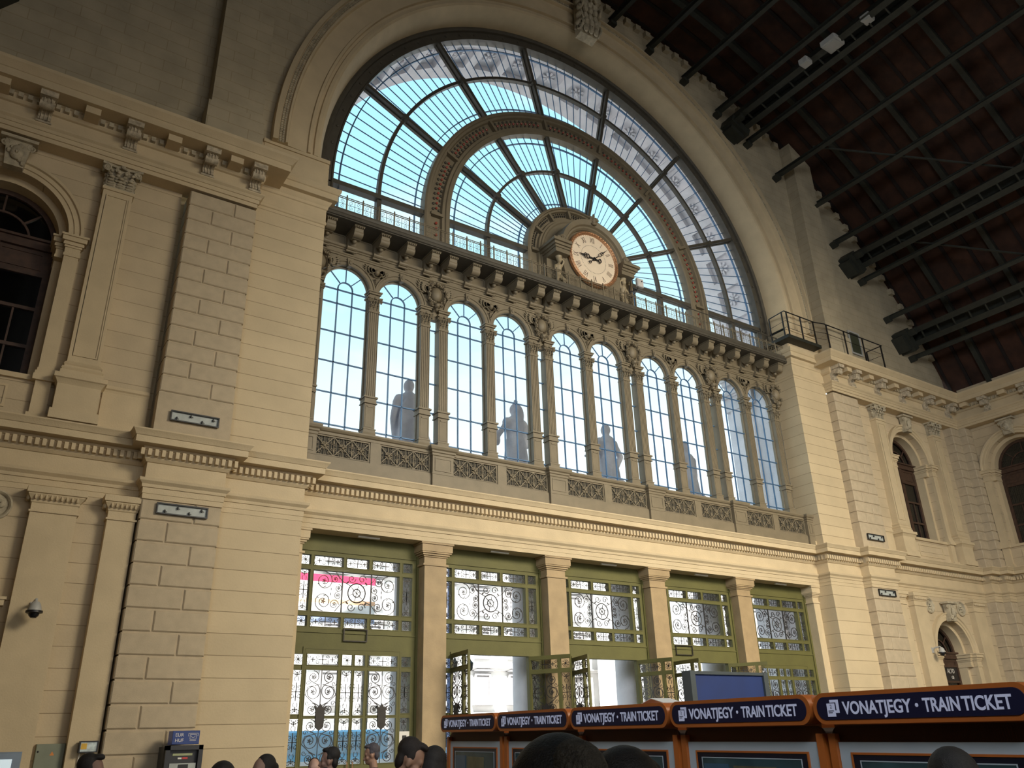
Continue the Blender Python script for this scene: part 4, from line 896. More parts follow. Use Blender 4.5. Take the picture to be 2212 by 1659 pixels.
for h in holes[:-1]: g.add([(h[0],-.02,h[2]),(h[1],-.02,h[2]),(h[1],-.02,h[3]),(h[0],-.02,h[3])],[(0,1,2,3)])
bay_gl=g.build('glass_panes',M_oglass,None,0)
for k in range(5):
    d=bpy.data.objects.new('door_%d'%(k+1),None); C.objects.link(d); d.location=(4*k,0,0); tag(d,kind='structure')
    for o in (bay_frame,bay_gr,bay_gl):
        c=o if k==0 else o.copy()
        if k: C.objects.link(c)
        c.parent=d
    if k in (0,4): aL,aR=0,0
    elif k==1: aL,aR=-R(99),R(121)
    elif k==2: aL,aR=-R(107),R(104)
    else: aL,aR=-R(96),R(122)
    put_leaf(1,d,.665,aL); put_leaf(-1,d,3.145,aR)
    t=MB(); t.box(1.75,2.35,-.42,-.36,6.50,6.545); t.build('tube_lamp',mat('lamp_white',(.7,.68,.6),.4),None,0).parent=d
    t=MB(); t.box(.25,3.75,-.44,-.1,6.56,6.62); t.build('soffit',M_st,None,0).parent=d
    if k in (0,3):
        t=MB(); x0,x1=(1.60,2.23) if k==0 else (.78,1.52); frame_panel(t,x0,x1,3.98,4.28,-.13,.022,.03); t.build('tilted_vent_sash',M_gril,None,0).parent=d
        if k==0:
            t=MB(); t.add([(.80,-.10,5.66),(1.55,-.12,5.66),(1.50,-.55,5.62),(.95,-.60,5.60)],[(0,1,2,3)]); t.tube([(.80,-.1,5.66),(.95,-.6,5.6),(1.5,-.55,5.62),(1.55,-.12,5.66)],.014,4); t.build('open_top_sash',M_oglass,None,0).parent=d
# hung paper notice on the first door
nt_=tag(bpy.data.objects.new('paper_notice',None),'white paper notice with dark pictogram stuck on the narrow glass right of the first door','notice'); C.objects.link(nt_)
b=MB(); b.box(3.19,3.46,-.135,-.13,1.62,1.93); b.build('sheet',M_white,None,0).parent=nt_
b=MB(); b.box(3.27,3.38,-.139,-.135,1.68,1.84); b.ball((3.325,-.139,1.80),.03,.003,.03,8,5); b.build('pictogram',M_black,None,0).parent=nt_
# ---------------------------------------------------------------- roof
def roofmat():
    m=mat('red_brown_roof_boards',(.050,.0185,.0085),.8,0,.45,1.5,.3,20); t=m.node_tree; b=t.nodes['Principled BSDF']
    return m
M_roof=roofmat(); M_steel=mat('dark_green_steel',(.026,.028,.021),.55,0,.2,4)
rf=MB(); a0=R(24.6); rf.ring([(RR+.0,-80),(RR+.3,-80),(RR+.3,-.2),(RR+.0,-.2)],RC[0],RC[1],a0,PI-a0,64)
roof=rf.build('ceiling',M_roof,None,.3); tag(roof,kind='structure')
def boards():   # thin battens running round the vault over each sheathing joint
    b=MB()
    for i in range(64):
        y=-1.233-.9833*i; b.ring([(RR-.06,y-.07),(RR+.05,y-.07),(RR+.05,y+.07),(RR-.06,y+.07)],RC[0],RC[1],R(25),R(100),28)
    return b
o=boards().build('roof_batten',mat('dark_batten',(.015,.008,.006),.8,0,.2,3),None,.3); o.parent=roof
for i in range(15):
    y=-3.2-2.95*i; b=MB(); b.ring([(RR-.42,y-.05),(RR-.05,y-.05),(RR-.05,y+.05),(RR-.42,y+.05)],RC[0],RC[1],R(24.8),R(155),56); b.ring([(RR-.46,y-.11),(RR-.40,y-.11),(RR-.40,y+.11),(RR-.46,y+.11)],RC[0],RC[1],R(24.8),R(155),56)
    o=b.build('arched_rib',M_steel,None,.3); o.parent=roof
PUR=[(11.79,29.55,0),(13.89,29.18,0),(15.91,28.48,0),(17.85,27.50,0),(18.75,27.05,1),(19.71,26.62,0),(21.45,25.43,0),(23.4,24.25,0),(25.0,22.95,0),(25.95,22.1,1),(26.71,21.41,0),(28.22,19.78,0),(29.05,18.75,1),(29.64,18.02,0)]
for i,(x,z,big) in enumerate(PUR+[(20-x,z,b_) for x,z,b_ in PUR]):
    b=MB(); a=math.atan2(z-RC[1],x-RC[0]); T=Matrix.Translation((x,0,z))@Matrix.Rotation(PI/2-a,4,'Y')
    b.T=T
    if big:
        for s_ in (-.30,.30): b.box(s_-.04,s_+.04,-46,-1.0,-.25,.35); b.box(s_-.13,s_+.13,-46,-1.0,-.29,-.25)
        b.box(-.34,.34,-46,-1.0,.33,.37)
        for q in range(60): b.box(-.3,.3,-1.5-.75*q-.03,-1.5-.75*q+.03,-.25,-.19)
        b.box(-.55,.55,-1.75,-.95,-.62,-.20); b.box(-.40,.40,-1.60,-.95,-.85,-.6); b.box(-.45,-.15,-2.1,-1.0,-.5,-.3)
    else:
        b.box(-.03,.03,-46,-1.0,-.16,.16); b.box(-.09,.09,-46,-1.0,-.19,-.15); b.box(-.09,.09,-46,-1.0,.15,.19); b.box(-.15,.15,-1.35,-.95,-.34,-.16)
    o=b.build('roof_girder' if big else 'roof_purlin',M_steel,None,0); o.parent=roof
b=MB()   # wind bracing rods
for (i,j,y0,y1) in ((6,9,-3.2,-9.1),(9,6,-9.1,-15),(9,12,-3.2,-9.1),(3,6,-9.1,-15),(0,3,-3.2,-9.1),(3,0,-9.1,-15),(12,9,-9.1,-15),(6,3,-15,-21),(9,6,-15,-21),(6,9,-21,-27)):
    b.tube([(PUR[i][0],y0,PUR[i][1]+.25),(PUR[j][0],y1,PUR[j][1]+.25)],.05,5)
o=b.build('bracing_rod',M_steel,None,.5); o.parent=roof
b=MB()   # little stepped corbels of the gable under the roof edge
for i in range(40):
    x=10.5+i*.56
    if x<31.6: z=rooftop(x)-.42; b.box(x-.14,x+.14,-1.25,-1.0,z-.28,z)
tag(b.build('trim_11',M_gab,None,0),kind='structure')
M_lampw=mat('pale_metal_housing',(.42,.42,.40),.4,0,.05)
for i,(x,y,z,tx) in enumerate(((18.2,-5.6,26.9,'lower pale floodlight fixed to the roof girder at the top right'),(18.35,-6.8,26.95,'large middle pale floodlight fixed to the roof girder at the top right'),(18.5,-8.3,27.0,'upper pale floodlight fixed to the roof girder at the top right'))):
    e=empty('floodlight',(x,y,z),tx,'floodlight','roof floodlights'); w=.34 if i==1 else .2
    b=MB(); b.bbox(-w,w,-w,w,-.12,.12,.05); b.box(-w*.8,w*.8,-w*.8,w*.8,-.16,-.12); part('housing',b,M_lampw,e,.3)
    b=MB(); b.tube([(0,0,.1),(.1,0,.45),(.3,0,.6)],.03,6); part('bracket',b,M_steel,e)
# ---------------------------------------------------------------- outside: portal vault, columns, statues, street
M_out=mat('grey_exterior_stone',(.74,.72,.75),.8,0,.12,1.5,.3,20)
M_outl=mat('pale_street_render',(.9,.89,.88),.8,0,.06,1.0)
pv=bpy.data.objects.new('wall_portal',None); C.objects.link(pv); tag(pv,kind='structure')
b=MB(); b.ring([(9.97,.12),(9.97,2.3),(10.6,2.3),(10.6,.12)],10,FC,0,PI,72)
for y0,y1 in ((.12,.42),(1.62,2.3)): b.ring([(9.74,y0),(9.74,y1),(9.99,y1),(9.99,y0)],10,FC,0,PI,72)
for j in range(21):
    a=R(7.65+8.7*(j-1)+.0); 
    if a>PI: break
    b.ring([(9.74,.40),(9.74,1.64),(9.99,1.64),(9.99,.40)],10,FC,a-R(1.3),a+R(1.3),2)
for s_ in (0,1):
    x0,x1=((-.6,.26),(19.74,20.6))[s_]
    b.box(x0,x1,.12,2.3,0,FC); xa,xb=((.26,.40),(19.60,19.74))[s_]; b.box(xa,xb,.9,2.0,0,14.3)
    for z0,z1,o in ((14.3,14.45,.05),(14.45,14.9,.02),(14.9,15.0,.10),(15.0,15.12,.16),(15.5,15.7,.05),(15.7,15.85,.12),(15.85,16.05,.2)): 
        b.box(*((x0,xb+o) if s_==0 else (xa-o,x1)),.8-o,2.2+o,z0,z1)
b.build('portal_vault',M_out,None,.3).parent=pv
b=MB()
for j in range(20):
    a=R(3.3+8.7*j)
    if a>PI-.03: break
    c,s=math.cos(a),math.sin(a); T=Matrix(((c,0,-s,10+9.93*c),(0,1,0,1.02),(s,0,c,FC+9.93*s),(0,0,0,1))); b.T=T
    for q in range(8): b.ball((-.02,.20*math.cos(q*PI/4),.20*math.sin(q*PI/4)),.05,.12,.06,6,4,Matrix.Rotation(q*PI/4,3,'X'))
    b.ball((-.06,0,0),.08,.09,.09,8,6); frame_panel(b,0,.01,-.01,.01,0,.001,.001)
b.T=None; b.build('coffer_rosette',M_out,None,.7).parent=pv
b=MB(); b.box(0,20,.1,2.4,6.62,8.5); b.box(0,20,.1,2.6,8.5,8.75); b.build('terrace_beam',M_out,None,0).parent=pv
for k in range(1,5):
    b=MB(); b.lathe([(.52,0),(.52,.25),(.46,.30),(.46,.36),(.42,.45),(.42,3.0),(.36,6.1),(.44,6.2),(.44,6.4),(.5,6.45),(.5,6.62)],(4*k+.12,1.45,0),32)
    tag(b.build('exterior_column',M_out,None,.5),'round grey stone column outside, behind the %s indoor pillar from the left'%ORD[k-1],'column','columns outside the doors')
M_statue=mat('pale_statue_stone',(.42,.40,.43),.85,0,.15,3,.3,20)
def statue(k,kind,label):
    P=[]; A=lambda *p:P.append(p)
    A('e',(0,0,2.98),(.17,.20,.23)); A('c',(0,0,2.78),(0,0,2.62),.11,.13); 
    A('c',(-.32,0,2.48),(.32,0,2.48),.17,.17); A('c',(0,.0,2.45),(0,0,1.75),.33,.30); A('c',(0,0,1.75),(.0,.0,.3),.36,.46); A('c',(.14,.05,1.5),(.2,.1,.2),.25,.30); A('c',(-.14,-.02,1.5),(-.2,.0,.2),.25,.30)
    for j in range(9):
        a=j*.7; A('c',(.33*math.cos(a),.30*math.sin(a),1.5),(.50*math.cos(a+.1),.45*math.sin(a+.1),.1),.06,.08)
    if kind==0: A('c',(.40,0,2.4),(.46,-.1,1.9),.12,.10); A('c',(.46,-.1,1.9),(.2,.3,1.95),.09,.08); A('c',(-.40,0,2.4),(-.50,.0,1.8),.13,.11); A('c',(-.5,0,1.8),(-.35,.1,1.2),.11,.12); A('e',(-.1,-.25,1.6),(.35,.15,.9))
    if kind==1: A('c',(-.36,0,2.4),(-.60,.15,2.0),.11,.09); A('c',(-.6,.15,2.0),(-.72,.25,2.28),.08,.07); A('e',(-.74,.27,2.40),(.12,.1,.14)); A('e',(-.62,.2,1.85),(.14,.1,.2)); A('e',(.05,-.12,2.75),(.22,.18,.40)); A('c',(.38,0,2.4),(.5,.1,1.8),.14,.12); A('e',(.02,-.05,3.26),(.08,.08,.10))
    if kind==2: A('c',(-.36,0,2.4),(-.5,.1,1.95),.12,.09); A('c',(-.5,.1,1.95),(-.85,.2,1.92),.08,.06); A('c',(.36,.0,2.45),(.62,.0,2.05),.13,.11); A('c',(.62,0,2.05),(.45,.1,1.6),.11,.09); A('c',(.3,.1,.9),(.6,.15,.1),.22,.3); 
    if kind==3: A('c',(.36,0,2.4),(.5,.1,1.9),.13,.11); A('c',(.5,.1,1.9),(.2,.3,1.7),.10,.08); A('c',(-.36,0,2.4),(-.45,.1,1.7),.13,.11); A('e',(.35,-.05,.5),(.55,.4,.75)); A('e',(0,0,3.16),(.15,.15,.10))
    o=blob(P,.04,'robed_figure',M_statue,4)
    r=empty('stone_statue',(4*k+.05,1.55,8.95),label,'statue','statues outside the arched windows'); o.parent=r
    b=MB(); b.box(-.55,.55,-.5,.5,-.2,.12); part('plinth',b,M_statue,r,0)
    if kind==2:
        b=MB(); b.tube([(.62+.27*math.cos(q*PI/10),.1,.95+.27*math.sin(q*PI/10)) for q in range(20)],.05,6,True); 
        for q in range(4): a=q*PI/4; b.tube([(.62+.27*math.cos(a),.1,.95+.27*math.sin(a)),(.62-.27*math.cos(a),.1,.95-.27*math.sin(a))],.025,5)
        part('stone_wheel',b,M_statue,r)
    return r
statue(1,0,'stone statue of a robed standing person seen from behind, leftmost of the four outside'); statue(2,1,'stone statue of a veiled person holding something out to the left, bird on its head')
statue(3,2,'stone statue of a robed person with a spoked wheel by the hip'); statue(4,3,'stone statue of a capped person with folded arms, rightmost of the four outside')
fg=empty('flag',(5.3,2.5,8.9),'limp white and blue flag hanging from a slanted pole outside the third arched window','flag')
b=MB(); b.tube([(0,0,0),(-.35,0,2.75)],.03,6); part('pole',b,M_gril,fg)
b=MB(); n=10
V=[]; 
for i in range(n+1):
    t=i/n
    for j in range(7): u=j/6; V.append((-.33+.25*t+ (.04+.60*t)*u, .08*math.sin(u*9+t*2)*t, 2.6-2.3*t*(1-.05*u)))
b.add(V,[(i*7+j,i*7+j+1,(i+1)*7+j+1,(i+1)*7+j) for i in range(n) for j in range(6)]); cl=part('cloth',b,mat('flag_cloth_pale',(.62,.60,.68),.8),fg); md=cl.modifiers.new('t','SOLIDIFY'); md.thickness=.01
gr=MB(); gr.box(-80,160,.2,140,-.35,-.02); tag(gr.build('ground',mat('sunlit_street_paving',(.26,.25,.24),.8,0,.1,.3)),kind='structure')
def block(name,lab,x0,x1,y,h,fl,wd,m,top=True,off=0):
    e=empty(name,(x0,y,0),lab,'building','buildings across the street'); w=x1-x0
    b=MB(); b.box(0,w,0,12,0,h)
    for i in range(fl+1): z=4+i*(h-4)/fl; b.box(-.2,w+.2,-.35,0,z-.25,z); b.box(-.3,w+.3,-.55,0,z-.08,z)
    if top: b.box(-.4,w+.4,-.9,0,h-.2,h+.3)
    part('walls',b,m,e,0)
    n=int(w/wd)
    for i in range(fl):
        z=4+i*(h-4)/fl+.9; hh=(h-4)/fl-1.6
        for j in range(n):
            x=(j+.5)*wd; q=MB(); q.box(x-.65,x+.65,-.12,-.02,z,z+hh); frame_panel(q,x-.85,x+.85,z-.2,z+hh+.2,-.1,.2,.15); q.prism([(x-1.1,z+hh+.35),(x+1.1,z+hh+.35),(x,z+hh+.9)],-.45,-.05); 
            if i==0: q.box(x-1.1,x+1.1,-.8,-.05,z-.35,z-.15)
            part('window',q,M_dkw if (i+j)%1==0 else m,e,0)
    return e
M_dkw=mat('street_window_surround',(.36,.35,.36),.6)
block('street_building','long pale building across the street seen through the open doors',18,58,46,19,4,3.6,M_outl)
block('street_building','nearer pale building corner seen through the third open door',46,80,32,17,3,3.6,M_outl)
block('street_building','pale building seen through the grilles of the leftmost door',-30,12,52,18,4,3.6,M_outl)
bs=empty('street_bus',(3.2,15,0),'white and blue bus standing in the street behind the leftmost door','bus')
b=MB(); b.bbox(0,11,0,2.5,.3,2.25,.08); part('body',b,mat('bus_blue',(.25,.62,.9),.3),bs,0)
b=MB(); b.box(.3,10.7,-.03,0,1.35,2.0); part('side_windows',b,mat('bus_glass',(.35,.55,.7),.1),bs,0)
b=MB(); b.box(0,11,-.02,0,.5,1.1); part('white_band',b,M_outl,bs,0)
for x in (2,8.8): 
    b=MB(); b.lathe([(0,0),(.48,0),(.48,.3),(0,.3)],(x,-.05,.48),20,'y'); part('wheel',b,M_black,bs)
cn=empty('striped_canopy',(1.5,18.6,7.0),'red white and orange striped canopy across the street behind the leftmost door','canopy')
for nm,z0,z1,c in (('red_band',1.95,2.3,(.8,.04,.12)),('white_band',1.15,1.95,(.85,.83,.82)),('orange_band',.95,1.15,(.85,.5,.3)),('pale_band',.45,.95,(.85,.83,.82)),('blue_band',0.1,.45,(.35,.42,.62))):
    b=MB(); b.box(0,9.5,0,.4,z0,z1); part(nm,b,mat('canopy_'+nm,c,.5),cn,0)
for x in (.2,9.2): b=MB(); b.box(x-.1,x+.15,0,.3,-7.02,0); part('post',b,M_steel,cn,0)
lp=empty('lamp_post',(9.55,8.6,0),'slim blue-grey lamp post standing in the street behind the second door','lamp post')
b=MB(); b.lathe([(.14,0),(.14,.5),(.085,.6),(.07,9)],(0,0,0),14); part('pole',b,mat('blue_grey_post',(.16,.22,.42),.4),lp); b=MB(); b.tube([(0,0,8.8),(.9,0,9.2)],.05,6); b.ball((1.1,0,9.2),.35,.15,.1); part('lamp_arm',b,M_steel,lp)
tl=empty('traffic_light',(8.75,8.3,0),'dark traffic light left of the blue-grey lamp post outside the second door','traffic light')
b=MB(); b.lathe([(.05,0),(.05,3.3)],(.22,0,0),8); part('pole',b,M_steel,tl); b=MB(); b.box(-.12,.12,0,.2,2.5,3.35); part('housing',b,M_black,tl,0)
for i in range(3): b=MB(); b.lathe([(.09,0),(.1,-.14),(.09,0)],(0,0,2.65+.27*i),12,'y'); part('lens_hood',b,M_steel,tl)
sl2=empty('street_lantern',(10.6,9.4,0),'dark old style street lantern right of the blue-grey lamp post','lantern')
b=MB(); b.lathe([(.12,0),(.08,.4),(.04,.8),(.035,4.2)],(0,0,0),10); part('pole',b,M_steel,sl2); b=MB(); b.tube([(-.35,0,4.2),(.35,0,4.2)],.03,5); 
for s_ in (-.35,.35): b.lathe([(.03,4.2),(.10,4.25),(.14,4.5),(.05,4.6),(0,4.7)],(s_,0,0),8)
part('lantern_heads',b,M_steel,sl2)
# ---------------------------------------------------------------- wall fittings
M_grey=mat('grey_metal_plate',(.40,.43,.41),.5,0,.15,6)
PL=[]
for k,T in enumerate((None,MIR)):
    for up,(z0,z1) in enumerate(((6.27,6.47),(8.38,8.58))):
        x0,x1=-3.30,-2.28
        xs=[x if k==0 else 20-x for x in (x0,x1)]; xa,xb=sorted(xs)
        e=empty('vent_plate',((xa+xb)/2,-1.47,(z0+z1)/2),'long grey vent plate on the %s rusticated strip, %s the dentil cornice'%(('left','right')[k],('just below','just above')[up]),'vent plate','vent plates on the rusticated strips')
        b=MB(); b.box(-.51,.51,0,.05,-.10,.10); part('plate',b,M_grey,e,0)
        b=MB(); frame_panel(b,-.53,.53,-.12,.12,0,.025,.05); part('dark_frame',b,M_black,e,0)
        b=MB(); rn=random.Random(up+3*k)
        for j in range(4): x=-.4+.26*j+.05*rn.random(); b.ball((x,-.03,.04 if j%2 else -.05),.022,.03,.035,6,4); b.tube([(x,-.03,.04 if j%2 else -.05),(x+.05,-.03,.02 if j%2 else -.07)],.008,4)
        part('fixing_bolt',b,M_black,e,.6)
def domecam(x,y,z,lab):
    e=empty('dome_camera',(x,y,z),lab,'camera','dome cameras')
    b=MB(); b.lathe([(.03,.19),(.06,.18),(.09,.14),(.115,.05),(.125,0)],(0,0,0),20); part('housing',b,mat('camera_grey',(.42,.42,.40),.45),e); b=MB(); b.lathe([(.145,.02),(.145,-.02),(.10,-.03)],(0,0,0),20); part('rim',b,M_black,e); b=MB(); b.lathe([(.10,-.02),(.085,-.07),(.05,-.11),(0,-.12)],(0,0,0),18); part('dome',b,mat('smoked_dome',(.01,.01,.012),.08),e)
    b=MB(); b.tube([(0,0,.17),(0,.04,.23),(-.02,.25,.20),(-.02,-1.3-y if False else .34,.12)],.028,8); b.box(-.07,.03,.32,.36,.02,.22); part('arm',b,M_lampw,e)
domecam(-5.20,-1.66,4.10,'grey dome camera on the broad pilaster of the left wing'); domecam(25.32,-1.66,4.28,'white dome camera on an arm beside the sign doorway of the right wing')
e=empty('wall_cabinet',(-4.45,-1.12,1.2),'flat grey-green metal cabinet on the wall between the left lower pilasters','cabinet')
b=MB(); b.bbox(-.24,.24,-.03,.06,-.6,.63,.01); part('door',b,mat('grey_green_metal',(.21,.23,.17),.6,0,.1),e,0); b=MB(); b.ball((-.20,-.035,.50),.018,.01,.018,8,5); part('lock',b,M_black,e); b=MB(); b.add([(.0,-.032,.44),(.07,-.032,.44),(.035,-.032,.50)],[(0,1,2)]); b.prism([(.0,.43),(.07,.43),(.035,.50)],-.033,-.031); part('warning_mark',b,mat('orange_mark',(.7,.25,.05),.5),e,0)
e=empty('work_light',(-3.86,-1.42,1.76),'small rectangular work light on the narrow pilaster, cable hanging down','lamp')
b=MB(); frame_panel(b,-.16,.16,-.10,.10,-.02,.02,.04); b.box(-.16,.16,-.02,.08,-.10,.10); part('housing',b,M_black,e,0); b=MB(); b.box(-.14,.14,-.035,-.02,-.08,.08); part('glass',b,mat('lamp_reflector',(.45,.5,.47),.2,.3,.3,15),e,0); b=MB(); b.box(-.13,-.03,-.04,-.034,-.04,.06); part('yellow_label',b,mat('yellow_label',(.7,.42,.05),.5),e,0)
b=MB(); b.tube([(-.12,.08,-.1),(-.13,.10,-.4),(-.12,.10,-1.7)],.012,5); b.box(-.03,.03,.02,.12,-.2,-.1); part('cable',b,M_white,e)
# terrace railing at the right springing, hatch in the gable
e=empty('terrace_railing',(19.68,-1.35,16.25),'thin dark metal railing on the cornice at the right springing of the arch','railing')
pts=[(.05,.75),(-.02,-.08),(1.95,-.08),(1.95,-.50),(6.05,-.50),(6.05,.25)]
hz=[.30,.30,.30,.0,0,0]
b=MB(); b.box(-.12,2.0,-.18,1.0,.12,.26); part('platform',b,M_steel,e,0)
b=MB(); tp=[(x,y,1.38 if i<3 else 1.12) for i,(x,y) in enumerate(pts)]; b.tube(tp,.026,6); b.tube([(x,y,z-.45) for x,y,z in tp],.010,4); b.tube([(x,y,z-.75) for x,y,z in tp[:4]],.008,4); part('rails',b,M_black,e,.5)
for (x,y,h) in [(.05,.75,1.38),(-.02,.05,1.38),(.12,-.08,1.38),(1.0,-.08,1.38),(1.85,-.08,1.38),(2.1,-.50,1.12),(3.3,-.5,1.12),(4.6,-.5,1.12),(5.95,-.5,1.12),(6.05,-.45,1.12),(6.05,.25,1.12)]:
    b=MB(); b.box(x-.022,x+.022,y-.022,y+.022,.15 if h>1.2 else -.2,h); part('post',b,M_black,e,0)
e=empty('gable_hatch',(24.98,-1.08,17.62),'small dark green access hatch in the gable wall behind the terrace railing','hatch')
b=MB(); b.box(-.33,.33,-.02,.05,-.50,.50); part('door',b,mat('dark_green_hatch',(.05,.055,.03),.6),e,0); b=MB(); frame_panel(b,-.42,.42,-.58,.58,0,.08,.04); part('frame',b,M_lampw,e,0)
# ---------------------------------------------------------------- ticket machines
M_or=mat('orange_brown_plastic',(.42,.115,.022),.4,0,.08,4); M_navy=mat('navy_sign_face',(.004,.005,.028),.5,0,.05,3,emit=.05); M_let=mat('backlit_pale_letters',(.32,.34,.45),.5,0,.03,3,emit=.45)
M_pan=mat('grey_white_panel',(.42,.48,.52),.4,0,.05); M_dkp=mat('dark_navy_bezel',(.008,.009,.02),.3); M_scr=mat('teal_display_glass',(.035,.075,.085),.12,0,.35,3); M_br=mat('dark_brown_recess',(.045,.016,.007),.6)
def rrect(x0,x1,z0,z1,r,n=8):
    P=[]
    for cx,cz,a in ((x1-r,z1-r,0),(x0+r,z1-r,90),(x0+r,z0+r,180),(x1-r,z0+r,270)): P+=[(cx+r*math.cos(R(a+90*i/n)),cz+r*math.sin(R(a+90*i/n))) for i in range(n+1)]
    return P
def machine():
    r=bpy.data.objects.new('ticket_machine',None); C.objects.link(r); W_=1.40
    b=MB(); b.prism(rrect(.012,W_-.012,1.672,1.852,.086,10),-.10,.02); b.prism([(.02,1.76),(.45,1.70),(.45,1.55),(.02,1.55)],.05,W_-.05,'x'); 
    b.lathe([(.0,0.02),(.075,.02),(.075,W_-.02),(.0,W_-.02)],(0,.0,1.77),16,'x') ; o=part('sign_housing',b,M_or,r,.5)
    b=MB(); b.prism(rrect(.045,W_-.045,1.698,1.828,.062,10),-.105,-.095); s_=part('sign_face',b,M_navy,r,.5)
    t=text('VONATJEGY',.098,M_let,s_,Matrix.Translation((.245,-.106,1.728))@FR,'lettering',.001,.86,'LEFT',.0022); 
    d=MB(); d.ball((.745,-.106,1.762),.011,.002,.011,10,4); part('lettering_dot',d,M_let,s_)
    t2=text('TRAIN',.098,M_let,s_,Matrix.Translation((.785,-.106,1.728))@FR,'lettering',.001,.83,'LEFT',.0022); t3=text('TICKET',.098,M_let,s_,Matrix.Translation((1.015,-.106,1.728))@FR,'lettering',.001,.80,'LEFT',.0022)
    # fit lettering widths
    for o_,w in ((t,.47),(t2,.215),(t3,.27)):
        xs=[v.co.x for v in o_.data.vertices]; a,c=min(xs),max(xs)
        for v in o_.data.vertices: v.co.x=a+(v.co.x-a)*w/(c-a)
    b=MB(); b.prism([(.125,1.715),(.185,1.715),(.185,1.79),(.125,1.79)],-.1075,-.104); b.prism([(.165,1.735),(.215,1.735),(.215,1.81),(.150,1.81),(.150,1.795),(.195,1.795),(.195,1.75),(.165,1.75)],-.1068,-.104); tp_=part('ticket_pictogram',b,M_let,s_,0)
    b=MB(); b.box(.135,.165,-.109,-.107,1.735,1.74); b.box(.135,.175,-.109,-.107,1.745,1.75); text('2',.03,M_navy,s_,Matrix.Translation((.150,-.109,1.762))@FR,'pictogram_mark',.0005); part('pictogram_mark',b,M_navy,s_,0)
    b=MB(); b.prism([(.02,1.60)]+[(.02+.07*(1-math.cos(q*PI/12)),1.60+.065*math.sin(q*PI/12)) for q in range(7)]+[(W_-.02-.07*(1-math.cos(q*PI/12)),1.60+.065*math.sin(q*PI/12)) for q in range(6,-1,-1)]+[(W_-.02,1.60),(W_-.02,1.5),(.02,1.5)],.02,.5); part('dark_header',b,M_br,r,.4)
    b=MB(); b.box(.02,.075,-.02,.55,0,1.62); b.box(W_-.075,W_-.02,-.02,.55,0,1.62); b.box(.07,W_-.07,.1,.55,0,1.6); b.box(.02,W_-.02,-.04,.55,-.12,.12); part('body',b,M_or,r,.3)
    b=MB(); b.box(.078,W_-.078,.0,.12,.15,1.572); part('front_panel',b,M_pan,r,0)
    b=MB(); frame_panel(b,.165,W_-.165,.75,1.515,0,.012,.012); part('orange_edge',b,M_or,r,0)
    b=MB(); b.box(.178,W_-.178,-.008,.05,.76,1.503); part('screen_bezel',b,M_dkp,r,0)
    b=MB(); frame_panel(b,.225,W_-.225,.80,1.472,-.008,.006,.004); part('screen_border',b,M_pan,r,0)
    b=MB(); b.box(.235,W_-.235,-.012,-.005,.81,1.464); sc_=part('screen',b,M_scr,r,0)
    b=MB(); b.box(.25,.50,-.016,-.012,1.25,1.43); part('screen_tile',b,mat('screen_blue_tile',(.04,.10,.16),.15),sc_,0); b=MB(); b.box(.55,.95,-.016,-.012,.9,1.42); part('screen_tile',b,mat('screen_olive_tile',(.10,.10,.06),.15,0,.3,6),sc_,0)
    b=MB(); b.box(.3,1.1,-.03,.0,.3,.6); part('ticket_tray',b,M_dkp,r,0)
    return r
mc=machine(); AZ=R(4.7); ux,uy=math.sin(AZ),math.cos(AZ); nx,ny=math.cos(AZ),-math.sin(AZ); DD=4.4
BS=[2.16,1.834,1.505,1.188,.878,.572]
names=['farthest, smallest-looking orange ticket machine at the left end of the row','second ticket machine from the left, partly behind the nearest dark head','middle ticket machine of the row of five','fourth ticket machine from the left, in front of the blue board','nearest and largest-looking ticket machine at the right edge']
for i in range(5):
    m_=mc if i==0 else copy_tree(mc); s_=9.50-1.40*i
    m_.location=(-6.5125+DD*nx+s_*ux,-19.6+DD*ny+s_*uy,.0+(s_-2.6)*.0132); m_.rotation_euler=(0,0,-(PI/2+AZ)+2*PI*0); m_.rotation_euler=Matrix(((-ux,nx,0),(-uy,ny,0),(0,0,1))).to_euler()
    m_.rotation_euler.rotate_axis('Y',R(.76)); tag(m_,names[i],'ticket machine','row of ticket machines')
ls=empty('paper_leaflet',(0,0,0),'folded pale leaflet lying on top of the third ticket machine','leaflet')
m3=[o for o in C.objects if o.name.startswith('ticket_machine') and o.parent is None][2]; bpy.context.view_layer.update(); 
P3=m3.matrix_world@Vector((1.02,.12,1.86)); ls.location=P3; ls.rotation_euler=m3.rotation_euler
b=MB(); b.add([(-.13,-.08,.0),(0.0,-.08,.035),(.15,-.08,.0),(-.13,.12,.0),(0.0,.12,.035),(.15,.12,.0)],[(0,1,4,3),(1,2,5,4)]); o=part('folded_sheet',b,M_white,ls,0); md=o.modifiers.new('s','SOLIDIFY'); md.thickness=.004
# blue display board
e=empty('display_board',(9.57,-5.0,0),'large blank blue display board in a dark frame behind the ticket machines','board')
b=MB(); b.box(-1.22,1.22,-.08,.08,2.36,2.98); part('blue_face',b,mat('blank_blue_screen',(.003,.016,.085),.6,0,.25,.8,emit=.05),e,0)
b=MB(); b.box(-1.36,-1.20,-.14,.14,0,3.05); b.box(1.20,1.36,-.14,.14,0,3.05); b.box(-1.3,1.3,-.13,.13,2.97,3.04); b.box(-1.3,1.3,-.10,.10,2.30,2.37); part('frame',b,mat('dark_grey_frame',(.05,.06,.065),.4),e,0)
